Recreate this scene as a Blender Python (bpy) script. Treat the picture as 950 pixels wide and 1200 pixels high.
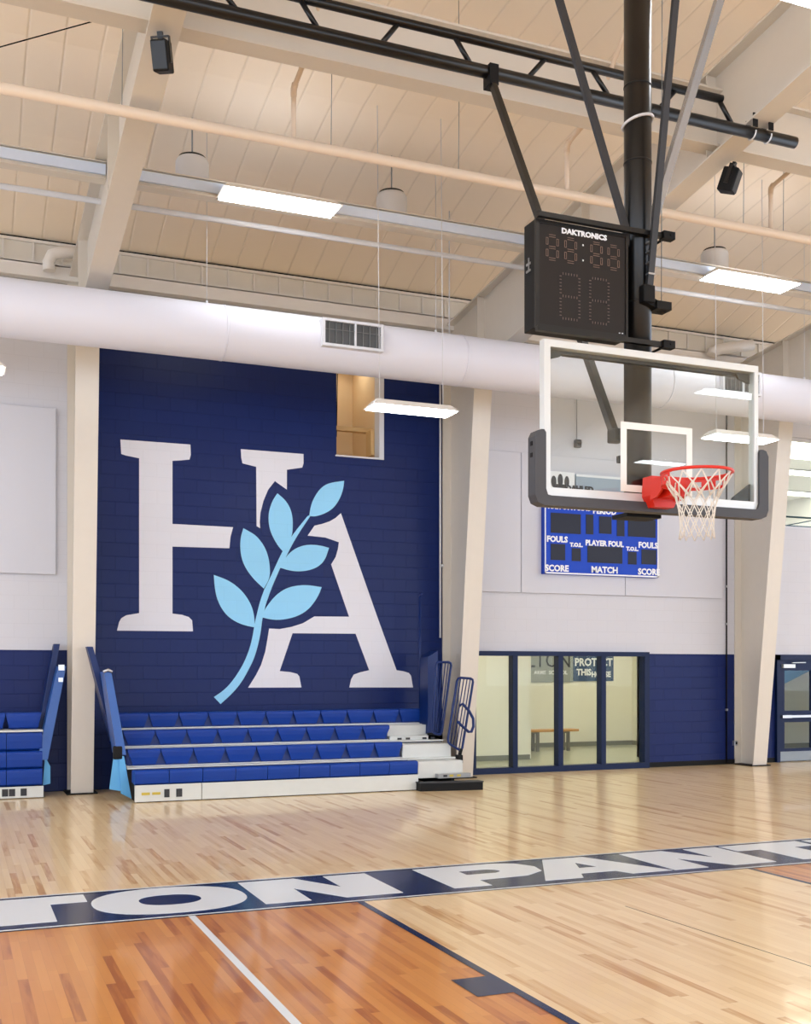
import bpy, bmesh, math, random
from mathutils import Vector, Matrix
random.seed(7)
C = bpy.context.scene.collection
for o in list(bpy.data.objects): bpy.data.objects.remove(o)

# ------------------------------------------------------------------ camera
YAW = math.radians(22.35)
cam_d = bpy.data.cameras.new('camera'); cam = bpy.data.objects.new('camera', cam_d); C.objects.link(cam)
cam.location = (0, 0, 1.78); cam.rotation_euler = (math.pi/2, 0, -YAW)
cam_d.sensor_fit = 'VERTICAL'; cam_d.sensor_height = 24.0; cam_d.lens = 24.0*1290/1200.0
cam_d.shift_y = (784-600)/1200.0
cam_d.clip_start = .05; cam_d.clip_end = 200
bpy.context.scene.camera = cam

# ------------------------------------------------------------------ world and exposure
w = bpy.data.worlds.new('world'); bpy.context.scene.world = w; w.use_nodes = True
w.node_tree.nodes['Background'].inputs[0].default_value = (.80, .9, 1.06, 1)
w.node_tree.nodes['Background'].inputs[1].default_value = 4.2
vs = bpy.context.scene.view_settings
vs.view_transform = 'Standard'; vs.look = 'None'; vs.gamma = 1; vs.use_curve_mapping = False
vs.exposure = 0.0
LAMP = 17.0         # brightness of the fixtures' lenses

# ------------------------------------------------------------------ materials
def lin(c):
    return tuple((v/255/12.92 if v/255 <= .04045 else ((v/255+.055)/1.055)**2.4) for v in c)
def mat(name, rgb, rough=.5, metal=0, emit=0, spec=.5, coat=0, noise=0, nscale=8, bump=0, bscale=40):
    m = bpy.data.materials.new(name); m.use_nodes = True
    nt = m.node_tree; b = nt.nodes['Principled BSDF']
    col = lin(rgb)+(1,)
    b.inputs['Base Color'].default_value = col
    b.inputs['Roughness'].default_value = rough; b.inputs['Metallic'].default_value = metal
    b.inputs['Specular IOR Level'].default_value = spec
    b.inputs['Coat Weight'].default_value = coat; b.inputs['Coat Roughness'].default_value = .06
    if emit:
        b.inputs['Emission Color'].default_value = col; b.inputs['Emission Strength'].default_value = emit
    tc = nt.nodes.new('ShaderNodeTexCoord')
    if noise:
        n = nt.nodes.new('ShaderNodeTexNoise'); n.inputs['Scale'].default_value = nscale; n.inputs['Detail'].default_value = 4
        nt.links.new(tc.outputs['Object'], n.inputs['Vector'])
        mx = nt.nodes.new('ShaderNodeMix'); mx.data_type = 'RGBA'
        mx.inputs[6].default_value = tuple(c*(1-noise) for c in col[:3])+(1,)
        mx.inputs[7].default_value = tuple(min(1, c*(1+noise)) for c in col[:3])+(1,)
        nt.links.new(n.outputs[0], mx.inputs[0]); nt.links.new(mx.outputs[2], b.inputs['Base Color'])
    if bump:
        n2 = nt.nodes.new('ShaderNodeTexNoise'); n2.inputs['Scale'].default_value = bscale
        nt.links.new(tc.outputs['Object'], n2.inputs['Vector'])
        bp = nt.nodes.new('ShaderNodeBump'); bp.inputs['Strength'].default_value = bump; bp.inputs['Distance'].default_value = .01
        nt.links.new(n2.outputs[0], bp.inputs['Height']); nt.links.new(bp.outputs[0], b.inputs['Normal'])
    return m
def M_(nt, op, a, b=None, c=None):
    n = nt.nodes.new('ShaderNodeMath'); n.operation = op
    for i, v in enumerate((a, b, c)):
        if v is None: continue
        if isinstance(v, (int, float)): n.inputs[i].default_value = v
        else: nt.links.new(v, n.inputs[i])
    return n.outputs[0]
def plank_mat(name, cols, gain=1.0):
    m = bpy.data.materials.new(name); m.use_nodes = True; nt = m.node_tree; b = nt.nodes['Principled BSDF']
    g = nt.nodes.new('ShaderNodeNewGeometry'); s = nt.nodes.new('ShaderNodeSeparateXYZ'); nt.links.new(g.outputs['Position'], s.inputs[0])
    W, L = .057, .95
    rx = M_(nt, 'DIVIDE', s.outputs[0], W); row = M_(nt, 'FLOOR', rx)
    wn = nt.nodes.new('ShaderNodeTexWhiteNoise'); wn.noise_dimensions = '1D'; nt.links.new(row, wn.inputs['W'])
    ry = M_(nt, 'ADD', M_(nt, 'DIVIDE', s.outputs[1], L), M_(nt, 'MULTIPLY', wn.outputs[0], 17.3)); idx = M_(nt, 'FLOOR', ry)
    cb = nt.nodes.new('ShaderNodeCombineXYZ'); nt.links.new(row, cb.inputs[0]); nt.links.new(idx, cb.inputs[1])
    w2 = nt.nodes.new('ShaderNodeTexWhiteNoise'); w2.noise_dimensions = '2D'; nt.links.new(cb.outputs[0], w2.inputs['Vector'])
    # broader patches so neighbouring boards sometimes agree, plus streaky grain
    mp = nt.nodes.new('ShaderNodeCombineXYZ'); nt.links.new(M_(nt, 'MULTIPLY', s.outputs[0], 22), mp.inputs[0]); nt.links.new(M_(nt, 'MULTIPLY', s.outputs[1], 1.6), mp.inputs[1]); nt.links.new(w2.outputs[0], mp.inputs[2])
    gn = nt.nodes.new('ShaderNodeTexNoise'); gn.inputs['Scale'].default_value = 1; gn.inputs['Detail'].default_value = 5; nt.links.new(mp.outputs[0], gn.inputs['Vector'])
    f = M_(nt, 'ADD', M_(nt, 'MULTIPLY', w2.outputs[0], .8), M_(nt, 'MULTIPLY', M_(nt, 'SUBTRACT', gn.outputs[0], .5), .55))
    r = nt.nodes.new('ShaderNodeValToRGB'); nt.links.new(f, r.inputs[0])
    el = r.color_ramp.elements
    pos = [0, .07, .2, .5, .85]
    while len(el) < len(pos): el.new(.5)
    for e, p, c in zip(el, pos, cols): e.position = p; e.color = lin(c)+(1,)
    # hairline seams
    fx = M_(nt, 'FRACT', rx); seam = M_(nt, 'LESS_THAN', fx, .035)
    fy = M_(nt, 'FRACT', ry); seam2 = M_(nt, 'LESS_THAN', fy, .0035)
    sm = M_(nt, 'MULTIPLY', M_(nt, 'MAXIMUM', seam, seam2), .22)
    mx = nt.nodes.new('ShaderNodeMix'); mx.data_type = 'RGBA'; nt.links.new(sm, mx.inputs[0]); nt.links.new(r.outputs[0], mx.inputs[6]); mx.inputs[7].default_value = lin((110, 70, 35))+(1,)
    nt.links.new(mx.outputs[2], b.inputs['Base Color'])
    b.inputs['Roughness'].default_value = .3; b.inputs['Specular IOR Level'].default_value = .22; b.inputs['Coat Weight'].default_value = .42; b.inputs['Coat Roughness'].default_value = .07
    wv = nt.nodes.new('ShaderNodeTexNoise'); wv.inputs['Scale'].default_value = 3.5; nt.links.new(g.outputs['Position'], wv.inputs['Vector'])
    bp = nt.nodes.new('ShaderNodeBump'); bp.inputs['Strength'].default_value = .06; bp.inputs['Distance'].default_value = .01
    nt.links.new(wv.outputs[0], bp.inputs['Height']); nt.links.new(bp.outputs[0], b.inputs['Normal']); nt.links.new(bp.outputs[0], b.inputs['Coat Normal'])
    return m
def block_mat(name, rgb, rough=.35, strength=.5, var=.06, mort=.8):
    """painted concrete block, 40 x 20 cm courses, on a wall in the xz plane"""
    m = bpy.data.materials.new(name); m.use_nodes = True; nt = m.node_tree; b = nt.nodes['Principled BSDF']
    g = nt.nodes.new('ShaderNodeNewGeometry'); s = nt.nodes.new('ShaderNodeSeparateXYZ'); nt.links.new(g.outputs['Position'], s.inputs[0])
    cb = nt.nodes.new('ShaderNodeCombineXYZ'); nt.links.new(s.outputs[0], cb.inputs[0]); nt.links.new(s.outputs[2], cb.inputs[1])
    bt = nt.nodes.new('ShaderNodeTexBrick'); nt.links.new(cb.outputs[0], bt.inputs['Vector'])
    bt.inputs['Scale'].default_value = 1; bt.inputs['Brick Width'].default_value = .406; bt.inputs['Row Height'].default_value = .203
    bt.inputs['Mortar Size'].default_value = .006; bt.inputs['Mortar Smooth'].default_value = .6
    c = lin(rgb)
    bt.inputs['Color1'].default_value = tuple(v*(1-var) for v in c)+(1,); bt.inputs['Color2'].default_value = tuple(v*(1+var) for v in c)+(1,)
    bt.inputs['Mortar'].default_value = tuple(v*mort for v in c)+(1,)
    nt.links.new(bt.outputs[0], b.inputs['Base Color']); b.inputs['Roughness'].default_value = rough; b.inputs['Specular IOR Level'].default_value = .16
    bp = nt.nodes.new('ShaderNodeBump'); bp.inputs['Strength'].default_value = strength; bp.inputs['Distance'].default_value = .01; bp.invert = True
    nt.links.new(bt.outputs['Fac'], bp.inputs['Height'])
    n2 = nt.nodes.new('ShaderNodeTexNoise'); n2.inputs['Scale'].default_value = 60; nt.links.new(g.outputs['Position'], n2.inputs['Vector'])
    b2 = nt.nodes.new('ShaderNodeBump'); b2.inputs['Strength'].default_value = .12; b2.inputs['Distance'].default_value = .01
    nt.links.new(n2.outputs[0], b2.inputs['Height']); nt.links.new(bp.outputs[0], b2.inputs['Normal']); nt.links.new(b2.outputs[0], b.inputs['Normal'])
    return m
def rib_mat(name, rgb, pitch=.407):
    """ceiling liner with a standing seam every 41 cm running down the slope"""
    m = mat(name, rgb, .6); nt = m.node_tree; b = nt.nodes['Principled BSDF']
    g = nt.nodes.new('ShaderNodeNewGeometry'); s = nt.nodes.new('ShaderNodeSeparateXYZ'); nt.links.new(g.outputs['Position'], s.inputs[0])
    n = nt.nodes.new('ShaderNodeTexNoise'); n.inputs['Scale'].default_value = .5; nt.links.new(g.outputs['Position'], n.inputs['Vector'])
    xx = M_(nt, 'ADD', s.outputs[0], M_(nt, 'MULTIPLY', n.outputs[0], .05))
    f = M_(nt, 'FRACT', M_(nt, 'DIVIDE', xx, pitch)); d = M_(nt, 'ABSOLUTE', M_(nt, 'SUBTRACT', f, .5))
    line = M_(nt, 'SMOOTH_MIN', M_(nt, 'DIVIDE', M_(nt, 'SUBTRACT', .5, d), .05), 1.0, .1)
    bp = nt.nodes.new('ShaderNodeBump'); bp.inputs['Strength'].default_value = .35; bp.inputs['Distance'].default_value = .02
    nt.links.new(line, bp.inputs['Height']); nt.links.new(bp.outputs[0], b.inputs['Normal'])
    mx = nt.nodes.new('ShaderNodeMix'); mx.data_type = 'RGBA'; nt.links.new(line, mx.inputs[0])
    c = lin(rgb); mx.inputs[6].default_value = tuple(v*.89 for v in c)+(1,); mx.inputs[7].default_value = c+(1,)
    nt.links.new(mx.outputs[2], b.inputs['Base Color'])
    return m
def glass_mat(name, tint=(248, 251, 249), gain=1.0):
    m = bpy.data.materials.new(name); m.use_nodes = True; nt = m.node_tree; nt.nodes.clear()
    o = nt.nodes.new('ShaderNodeOutputMaterial'); t = nt.nodes.new('ShaderNodeBsdfTransparent'); t.inputs[0].default_value = lin(tint)+(1,)
    gl = nt.nodes.new('ShaderNodeBsdfGlossy'); gl.inputs['Roughness'].default_value = .0
    fr = nt.nodes.new('ShaderNodeFresnel')
    gm = nt.nodes.new('ShaderNodeNewGeometry')      # the same index on both faces of a thin pane
    nt.links.new(M_(nt, 'ADD', M_(nt, 'MULTIPLY', gm.outputs['Backfacing'], 1/1.5-1.5), 1.5), fr.inputs[0])
    mx = nt.nodes.new('ShaderNodeMixShader')
    nt.links.new(M_(nt, 'MULTIPLY', fr.outputs[0], gain), mx.inputs[0]); nt.links.new(t.outputs[0], mx.inputs[1]); nt.links.new(gl.outputs[0], mx.inputs[2]); nt.links.new(mx.outputs[0], o.inputs[0])
    return m
M = dict(
 maple=plank_mat('maple', [(204, 158, 104), (220, 184, 132), (230, 200, 152), (236, 208, 162), (240, 215, 172)]),
 stain=plank_mat('stained_maple', [(168, 98, 36), (188, 118, 50), (202, 134, 60), (208, 141, 66), (216, 150, 74)]),
 court_navy=mat('court_navy', (10, 30, 72), .2, spec=.35, coat=.1), court_white=mat('court_white', (228, 234, 240), .25, spec=.35, coat=.1), court_dark=mat('court_dark', (14, 18, 38), .25, spec=.3, coat=.1),
 navy=block_mat('navy_block', (26, 40, 94), .35, .45, .03, .85), mural=block_mat('mural_block', (22, 38, 92), .3, .45, .03, .85), white_block=block_mat('white_block', (208, 208, 215), .5, .08, .006, .95),
 grey_block=block_mat('grey_block', (170, 165, 160), .6),
 white=mat('white_paint', (212, 213, 218), .45), steel=mat('frame_paint', (216, 208, 196), .4, noise=.02), panel=mat('acoustic_panel', (207, 208, 217), .8, bump=.1, bscale=200),
 liner=rib_mat('ceiling_liner', (248, 234, 215)), eave=mat('eave_panel', (222, 216, 205), .5), purlin=mat('purlin_paint', (225, 220, 214), .35),
 duct=mat('duct_paint', (218, 218, 228), .5), pipe=mat('pipe_paint', (228, 208, 186), .4), raceway=mat('raceway', (205, 220, 245), .3),
 black=mat('black_steel', (12, 12, 13), .3, spec=.4), blackm=mat('black_matte', (9, 9, 10), .6, spec=.25), chrome=mat('bright_steel', (190, 192, 196), .3, metal=.9), darkgrey=mat('dark_grey', (38, 39, 43), .5),
 alu=mat('white_aluminium', (214, 218, 218), .3, metal=.25), pad=mat('grey_padding', (62, 63, 68), .5), glass=glass_mat('backboard_glass'), wglass=glass_mat('window_glass', (250, 252, 248), .3),
 target=mat('target_white', (236, 236, 232), .4), rim=mat('rim_orange', (214, 38, 18), .35), net=mat('net_cord', (232, 226, 216), .8), netd=mat('net_grey', (120, 116, 104), .8),
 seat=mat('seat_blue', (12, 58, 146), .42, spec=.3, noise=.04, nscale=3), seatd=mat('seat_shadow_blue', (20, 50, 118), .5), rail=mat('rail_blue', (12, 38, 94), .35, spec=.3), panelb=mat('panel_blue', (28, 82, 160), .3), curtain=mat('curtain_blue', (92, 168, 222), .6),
 deck=mat('deck_white', (206, 208, 204), .35, noise=.04), deckg=mat('deck_grey', (150, 152, 152), .4), yellow=mat('sticker_yellow', (196, 172, 60), .5),
 letter=block_mat('mural_white', (224, 224, 232), .4, .15, .006, .96), leaf=block_mat('mural_light_blue', (150, 212, 248), .4, .15, .006, .96),
 emit=mat('lamp_lens', (248, 251, 255), .4, emit=LAMP), uplight_emit=mat('added_uplight', (250, 252, 255), .4, emit=7), roomemit=mat('room_lamp_lens', (255, 250, 238), .4, emit=9),
 frameblue=mat('frame_navy', (12, 30, 68), .4, spec=.2), room=mat('room_wall', (240, 236, 220), .5), roomfloor=mat('room_floor', (190, 190, 165), .2), base=mat('room_base', (120, 120, 108), .5),
 bench=mat('bench_wood', (205, 150, 80), .4), benchleg=mat('bench_leg', (120, 118, 110), .4),
 sb=mat('scoreboard_blue', (6, 66, 190), .4, spec=.25), sbd=mat('display_dark', (40, 44, 58), .4, spec=.2), wtext=mat('text_white', (240, 242, 246), .5), btext=mat('text_black', (22, 24, 28), .5),
 screen=mat('screen_brown', (30, 25, 23), .4, spec=.25), seg=mat('segment_grey', (132, 108, 96), .5), segd=mat('segment_dim', (108, 90, 84), .5),
 banner=mat('banner_grey', (150, 154, 146), .6), banner2=mat('banner_navy', (24, 62, 100), .6), cream=mat('cream_board', (226, 200, 160), .6), grille=mat('grille_grey', (88, 90, 92), .4, metal=.3), grillec=mat('grille_line', (112, 114, 114), .4),
 teal=mat('teal_steel', (30, 76, 96), .4), brace=mat('brace_lit', (168, 174, 184), .25, metal=.7), grey=mat('kick_plate', (128, 134, 138), .35, metal=.5), ad=mat('sign_blue_grey', (150, 166, 182), .4), wood_edge=mat('ledge_wood', (214, 176, 118), .5),
)
# ------------------------------------------------------------------ building helpers
ORG = {}
def origin(o):
    return ORG.get(o.name, Vector((0, 0, 0)))
class MB:
    def __init__(s): s.bm = bmesh.new(); s.mats = []; s.cur = 0
    def m(s, mt):
        if mt not in s.mats: s.mats.append(mt)
        s.cur = s.mats.index(mt); return s
    def _f(s, fs):
        for f in fs:
            f.material_index = s.cur
        return s
    def box(s, a, b, bev=0):
        (x0, y0, z0), (x1, y1, z1) = a, b
        if x0 > x1: x0, x1 = x1, x0
        if y0 > y1: y0, y1 = y1, y0
        if z0 > z1: z0, z1 = z1, z0
        v = [s.bm.verts.new(p) for p in ((x0,y0,z0),(x1,y0,z0),(x1,y1,z0),(x0,y1,z0),(x0,y0,z1),(x1,y0,z1),(x1,y1,z1),(x0,y1,z1))]
        fs = [s.bm.faces.new([v[i] for i in q]) for q in ((0,3,2,1),(4,5,6,7),(0,1,5,4),(1,2,6,5),(2,3,7,6),(3,0,4,7))]
        s._f(fs)
        if bev:
            es = list({e for f in fs for e in f.edges})
            r = bmesh.ops.bevel(s.bm, geom=es, offset=bev, segments=3, affect='EDGES', profile=.5)
            s._f(r['faces'])
        return s
    def prism(s, pts, ax, a, b):
        """extrude a 2-D outline along axis ax from a to b; pts are the other two coordinates in xyz order"""
        def P(p, t):
            q = list(p); q.insert('xyz'.index(ax), t); return q
        va = [s.bm.verts.new(P(p, a)) for p in pts]; vb = [s.bm.verts.new(P(p, b)) for p in pts]
        n = len(pts); fs = [s.bm.faces.new(va), s.bm.faces.new(vb[::-1])]
        for i in range(n): fs.append(s.bm.faces.new((va[i], vb[i], vb[(i+1) % n], va[(i+1) % n])))
        return s._f(fs)
    def hexa(s, q0, q1):
        """two quads (lists of 4 points) joined to a solid"""
        a = [s.bm.verts.new(p) for p in q0]; b = [s.bm.verts.new(p) for p in q1]
        fs = [s.bm.faces.new(a), s.bm.faces.new(b[::-1])]
        for i in range(4): fs.append(s.bm.faces.new((a[i], b[i], b[(i+1) % 4], a[(i+1) % 4])))
        return s._f(fs)
    def ring(s, pts, n):
        return [s.bm.verts.new(p) for p in pts]
    def tube(s, pts, r, n=10, closed=False, cap=True, flat=None):
        pts = [Vector(p) for p in pts]; rings = []; N = len(pts); prev = None
        for i, p in enumerate(pts):
            if closed: t = pts[(i+1) % N]-pts[i-1]
            else: t = pts[min(i+1, N-1)]-pts[max(i-1, 0)]
            t.normalize()
            if prev is None:
                u = t.cross(Vector((0, 0, 1)));
                if u.length < .05: u = t.cross(Vector((0, 1, 0)))
            else:
                u = prev-t*prev.dot(t)
            u.normalize(); prev = u; v = t.cross(u)
            rr = r[i] if isinstance(r, (list, tuple)) else r
            rings.append([s.bm.verts.new(p+(u*math.cos(2*math.pi*k/n)+v*math.sin(2*math.pi*k/n))*rr) for k in range(n)])
        fs = []
        for i in range(N if closed else N-1):
            A, B = rings[i], rings[(i+1) % N]
            for k in range(n): fs.append(s.bm.faces.new((A[k], A[(k+1) % n], B[(k+1) % n], B[k])))
        for f in fs: f.smooth = True
        if cap and not closed: fs += [s.bm.faces.new(rings[0][::-1]), s.bm.faces.new(rings[-1])]
        return s._f(fs)
    def bar(s, p0, p1, w, h, up=(0, 0, 1)):
        p0, p1 = Vector(p0), Vector(p1); t = (p1-p0).normalized(); u = t.cross(Vector(up))
        if u.length < .05: u = t.cross(Vector((1, 0, 0)))
        u.normalize(); v = t.cross(u); u *= w/2; v *= h/2
        return s.hexa([p0-u-v, p0+u-v, p0+u+v, p0-u+v], [p1-u-v, p1+u-v, p1+u+v, p1-u+v])
    def lathe(s, prof, c, n=24, ax='z'):
        """profile of (radius, height) round a vertical axis at c"""
        rings = [[s.bm.verts.new((c[0]+r*math.cos(2*math.pi*k/n), c[1]+r*math.sin(2*math.pi*k/n), c[2]+h)) for k in range(n)] for r, h in prof]
        fs = []
        for A, B in zip(rings, rings[1:]):
            for k in range(n): fs.append(s.bm.faces.new((A[k], A[(k+1) % n], B[(k+1) % n], B[k])))
        for f in fs: f.smooth = True
        fs += [s.bm.faces.new(rings[0][::-1]), s.bm.faces.new(rings[-1])]
        return s._f(fs)
    def sheet(s, pts):
        f = s.bm.faces.new([s.bm.verts.new(p) for p in pts]); return s._f([f])
    def text(s, txt, size, fn, thick=.004, bold=0, sx=1.0, align='CENTER', spacing=1.0):
        """lettering laid out in (u, v) and mapped to the world by fn(u, v, depth)"""
        cu = bpy.data.curves.new('t', 'FONT'); cu.body = txt; cu.size = size; cu.offset = bold; cu.extrude = thick/2; cu.align_x = align
        cu.space_character = spacing; cu.resolution_u = 2
        ob = bpy.data.objects.new('t', cu); C.objects.link(ob); bpy.context.view_layer.update()
        me = bpy.data.meshes.new_from_object(ob); bpy.data.objects.remove(ob); bpy.data.curves.remove(cu)
        vs_ = [s.bm.verts.new(fn(v.co.x*sx, v.co.y, v.co.z)) for v in me.vertices]
        for p in me.polygons:
            try: s._f([s.bm.faces.new([vs_[i] for i in p.vertices])])
            except ValueError: pass
        bpy.data.meshes.remove(me); return s
    def build(s, name, mt=None, parent=None):
        if mt is not None and not s.mats: s.mats = [mt]
        bmesh.ops.recalc_face_normals(s.bm, faces=s.bm.faces[:])
        if parent is not None:
            og = origin(parent); bmesh.ops.translate(s.bm, verts=s.bm.verts[:], vec=-og)
        me = bpy.data.meshes.new(name); s.bm.to_mesh(me); s.bm.free()
        for x in s.mats: me.materials.append(x)
        o = bpy.data.objects.new(name, me); C.objects.link(o)
        if parent is not None: o.parent = parent; ORG[o.name] = og.copy()
        return o
def thing(name, label, cat, loc=(0, 0, 0), group=None):
    o = bpy.data.objects.new(name, None); C.objects.link(o); o.location = loc; ORG[o.name] = Vector(loc); o.empty_display_size = .2
    o['label'] = label; o['category'] = cat
    if group: o['group'] = group
    return o
def tag(o, label, cat, group=None, kind=None):
    o['label'] = label; o['category'] = cat
    if group: o['group'] = group
    if kind: o['kind'] = kind
    return o
def struct(o): o['kind'] = 'structure'; return o
def lab(o, l): o['label'] = l; return o

WY = 16.75      # face of the far wall
XL, XR, YB = -15.0, 31.0, -17.5

# ------------------------------------------------------------------ floor
struct(MB().box((XL, YB, -.15), (XR, 31, 0)).build('floor', M['maple']))
# ------------------------------------------------------------------ far wall, built as courses of cells round its openings
def wall_cells(mb, xs, zs, y0, y1, pick):
    for i in range(len(xs)-1):
        for k in range(len(zs)-1):
            m = pick((xs[i]+xs[i+1])/2, (zs[k]+zs[k+1])/2)
            if m is None: continue
            mb.m(m).box((xs[i], y0, zs[k]), (xs[i+1], y1, zs[k+1]))
HOLES = [(5.69, 6.48, 5.215, 6.75), (8.06, 11.60, .0, 2.08), (14.50, 16.60, 0, 2.055), (14.70, 18.6, 4.49, 6.245)]
mb = MB()
def pick(x, z):
    for a, b, c, d in HOLES:
        if a < x < b and c < z < d: return None
    if 1.85 < x < 7.55 and z < 7.3: return M['mural']
    if z > 7.3: return M['white']
    return M['navy'] if z < 2.065 else M['white_block']
wall_cells(mb, [XL, 1.85, 5.69, 6.48, 7.55, 8.06, 11.60, 14.50, 14.70, 16.60, 18.6, XR], [0, 2.055, 2.08, 4.49, 5.215, 6.245, 6.75, 7.3, 7.6], WY, WY+.2, pick)
struct(mb.build('wall_back'))
# unseen side and rear walls: tall openings added so daylight brightens the ceiling
def bayed(name, pts, axis, lo, hi, at):
    m_ = MB()
    def bx_(a, b, z0, z1):
        if axis == 'y': m_.box((at, a, z0), (at+.2, b, z1))
        else: m_.box((a, at, z0), (b, at+.2, z1))
    bx_(lo, hi, 0, .9); bx_(lo, hi, 7.6, 9.6)
    q = lo
    while q < hi: bx_(q, min(q+.5, hi), .9, 7.6); q += 5.0
    struct(m_.build(name, M['white']))
bayed('wall_left', None, 'y', YB, WY+.2, XL-.2)
bayed('wall_right', None, 'y', YB, WY+.2, XR)
bayed('wall_front', None, 'x', XL, XR, YB-.2)
# ceiling: steep liner at the eave easing to a shallow roof
prof = [(16.95, 7.93), (16.3, 8.14), (15.6, 8.37), (14.8, 8.62), (14.0, 8.82), (13.2, 8.97), (12.0, 9.09), (10, 9.2), (5, 9.36), (0, 9.5), (-8, 9.2), (-17.5, 8.2)]
bm_ = MB()
for (ya, za), (yb, zb) in zip(prof, prof[1:]):
    bm_.hexa([(XL, ya, za), (XR, ya, za), (XR, ya, za+.1), (XL, ya, za+.1)], [(XL, yb, zb), (XR, yb, zb), (XR, yb, zb+.1), (XL, yb, zb+.1)])
struct(bm_.build('ceiling', M['liner']))
# eave: grey block course, white eave strut, white metal band with battens
FX = [1.7, 7.7, 13.7]
e = MB()
e.m(M['grey_block']).box((XL, WY-.02, 6.95), (XR, WY+.01, 7.44))
e.m(M['blackm']).box((XL, WY-.05, 6.90), (XR, WY, 6.96))
struct(e.build('trim_1'))
e = MB().box((XL, WY-.16, 7.40), (XR, WY-.005, 7.44)).box((XL, WY-.16, 7.44), (XR, WY-.13, 7.60)).box((XL, WY-.16, 7.585), (XR, WY-.005, 7.61))
struct(e.build('trim_2', M['purlin']))
e = MB(); e.m(M['eave']).box((XL, WY-.02, 7.60), (XR, WY+.15, 7.99))
x = -14.8
while x < XR:
    e.m(M['purlin']).box((x-.014, WY-.045, 7.60), (x+.014, WY-.02, 7.97)); x += .407
e.m(M['purlin']).box((XL, WY-.06, 7.925), (XR, WY-.02, 7.965)); e.m(M['blackm']).box((XL, WY-.03, 7.965), (XR, WY-.02, 7.995))
struct(e.build('trim_3'))
struct(MB().box((8.0, WY-.02, 0), (14.49, WY-.001, .09)).build('baseboard_back', M['blackm']))
# ------------------------------------------------------------------ rigid steel frames
def col_y(z): return 16.22-.113*z
def rb(y): return 6.60+.147*(14.6-y)
def rt(y): return 7.50+.112*(16.5-y)
for i, x in enumerate(FX):
    W = .155; Wr = .14
    t = thing('rigid_frame', ['cream tapered steel frame between the bleachers and the mural', 'cream tapered steel frame right of the mural and left of the windows', 'cream tapered steel frame between the windows and the blue door'][i], 'steel frame', (x, 16.4, 0), 'steel frames of the hall')
    zk = 6.52
    c = MB(); c.prism([(col_y(0)+.02, .02), (WY-.03, .02), (WY-.03, 7.49), (col_y(zk)+.02, 7.49), (col_y(zk)+.02, zk)], 'x', x-.01, x+.01)
    c.hexa([(x-W, col_y(.02)-.0, .02), (x+W, col_y(.02), .02), (x+W, col_y(.02)+.025, .02), (x-W, col_y(.02)+.025, .02)], [(x-W, col_y(zk), zk), (x+W, col_y(zk), zk), (x+W, col_y(zk)+.025, zk), (x-W, col_y(zk)+.025, zk)])
    c.box((x-W, WY-.03, .02), (x+W, WY-.005, 7.5)); c.box((x-W, col_y(zk), 6.60), (x+W, WY-.03, 6.62))
    c.build('column', M['steel'], t)
    r = MB(); y1 = 15.45; ys = [y1, 12, 8, 4, 0]
    web = [(y1, rb(y1)+.02)]+[(0, rb(0)+.02), (0, rt(0)-.02), (16.6, rt(16.6)-.02), (16.6, 7.0), (y1, 7.0)]
    r.prism(web, 'x', x-.009, x+.009)
    def slab(f, ya, yb, th):
        r.hexa([(x-Wr, ya, f(ya)), (x+Wr, ya, f(ya)), (x+Wr, ya, f(ya)+th), (x-Wr, ya, f(ya)+th)], [(x-Wr, yb, f(yb)), (x+Wr, yb, f(yb)), (x+Wr, yb, f(yb)+th), (x-Wr, yb, f(yb)+th)])
    slab(rb, y1+.02, 0, .022); slab(lambda y: rt(y)-.022, 16.6, 0, .022)
    # far side of the ridge
    r.prism([(0, rb(0)), (-17.3, 5.9), (-17.3, 7.7), (0, rt(0))], 'x', x-.009, x+.009)
    r.hexa([(x-Wr, 0, rb(0)), (x+Wr, 0, rb(0)), (x+Wr, 0, rb(0)+.022), (x-Wr, 0, rb(0)+.022)], [(x-Wr, -17.3, 5.9), (x+Wr, -17.3, 5.9), (x+Wr, -17.3, 5.922), (x-Wr, -17.3, 5.922)])
    r.build('rafter', M['steel'], t)
    for yy in (15.47, 12.4, 9.82):
        z0, z1 = (rb(yy)+.02, rt(yy)-.02)
        MB().box((x-Wr+.01, yy-.008, z0), (x+Wr-.01, yy+.008, z1)).build('stiffener', M['steel'], t)
    MB().box((x-.21, col_y(0)-.05, 0), (x+.21, WY-.005, .02)).build('base_plate', M['blackm'], t)

# ------------------------------------------------------------------ openings
# storefront
f = struct(MB().box((8.06, 16.66, 2.005), (11.60, 16.84, 2.085)).box((8.06, 16.66, 0), (11.60, 16.84, .10)).box((8.06, 16.68, .1), (8.145, 16.84, 2.01))
  .box((11.50, 16.66, .1), (11.60, 16.84, 2.01)).box((8.83, 16.66, .1), (8.925, 16.82, 2.01)).box((9.72, 16.66, .1), (9.815, 16.82, 2.01)).box((10.59, 16.66, .1), (10.685, 16.82, 2.01)).build('window_1', M['frameblue']))
g = MB().box((8.14, 16.76, .1), (11.5, 16.768, 2.01)).build('glass_pane', M['wglass'], f)
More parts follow.
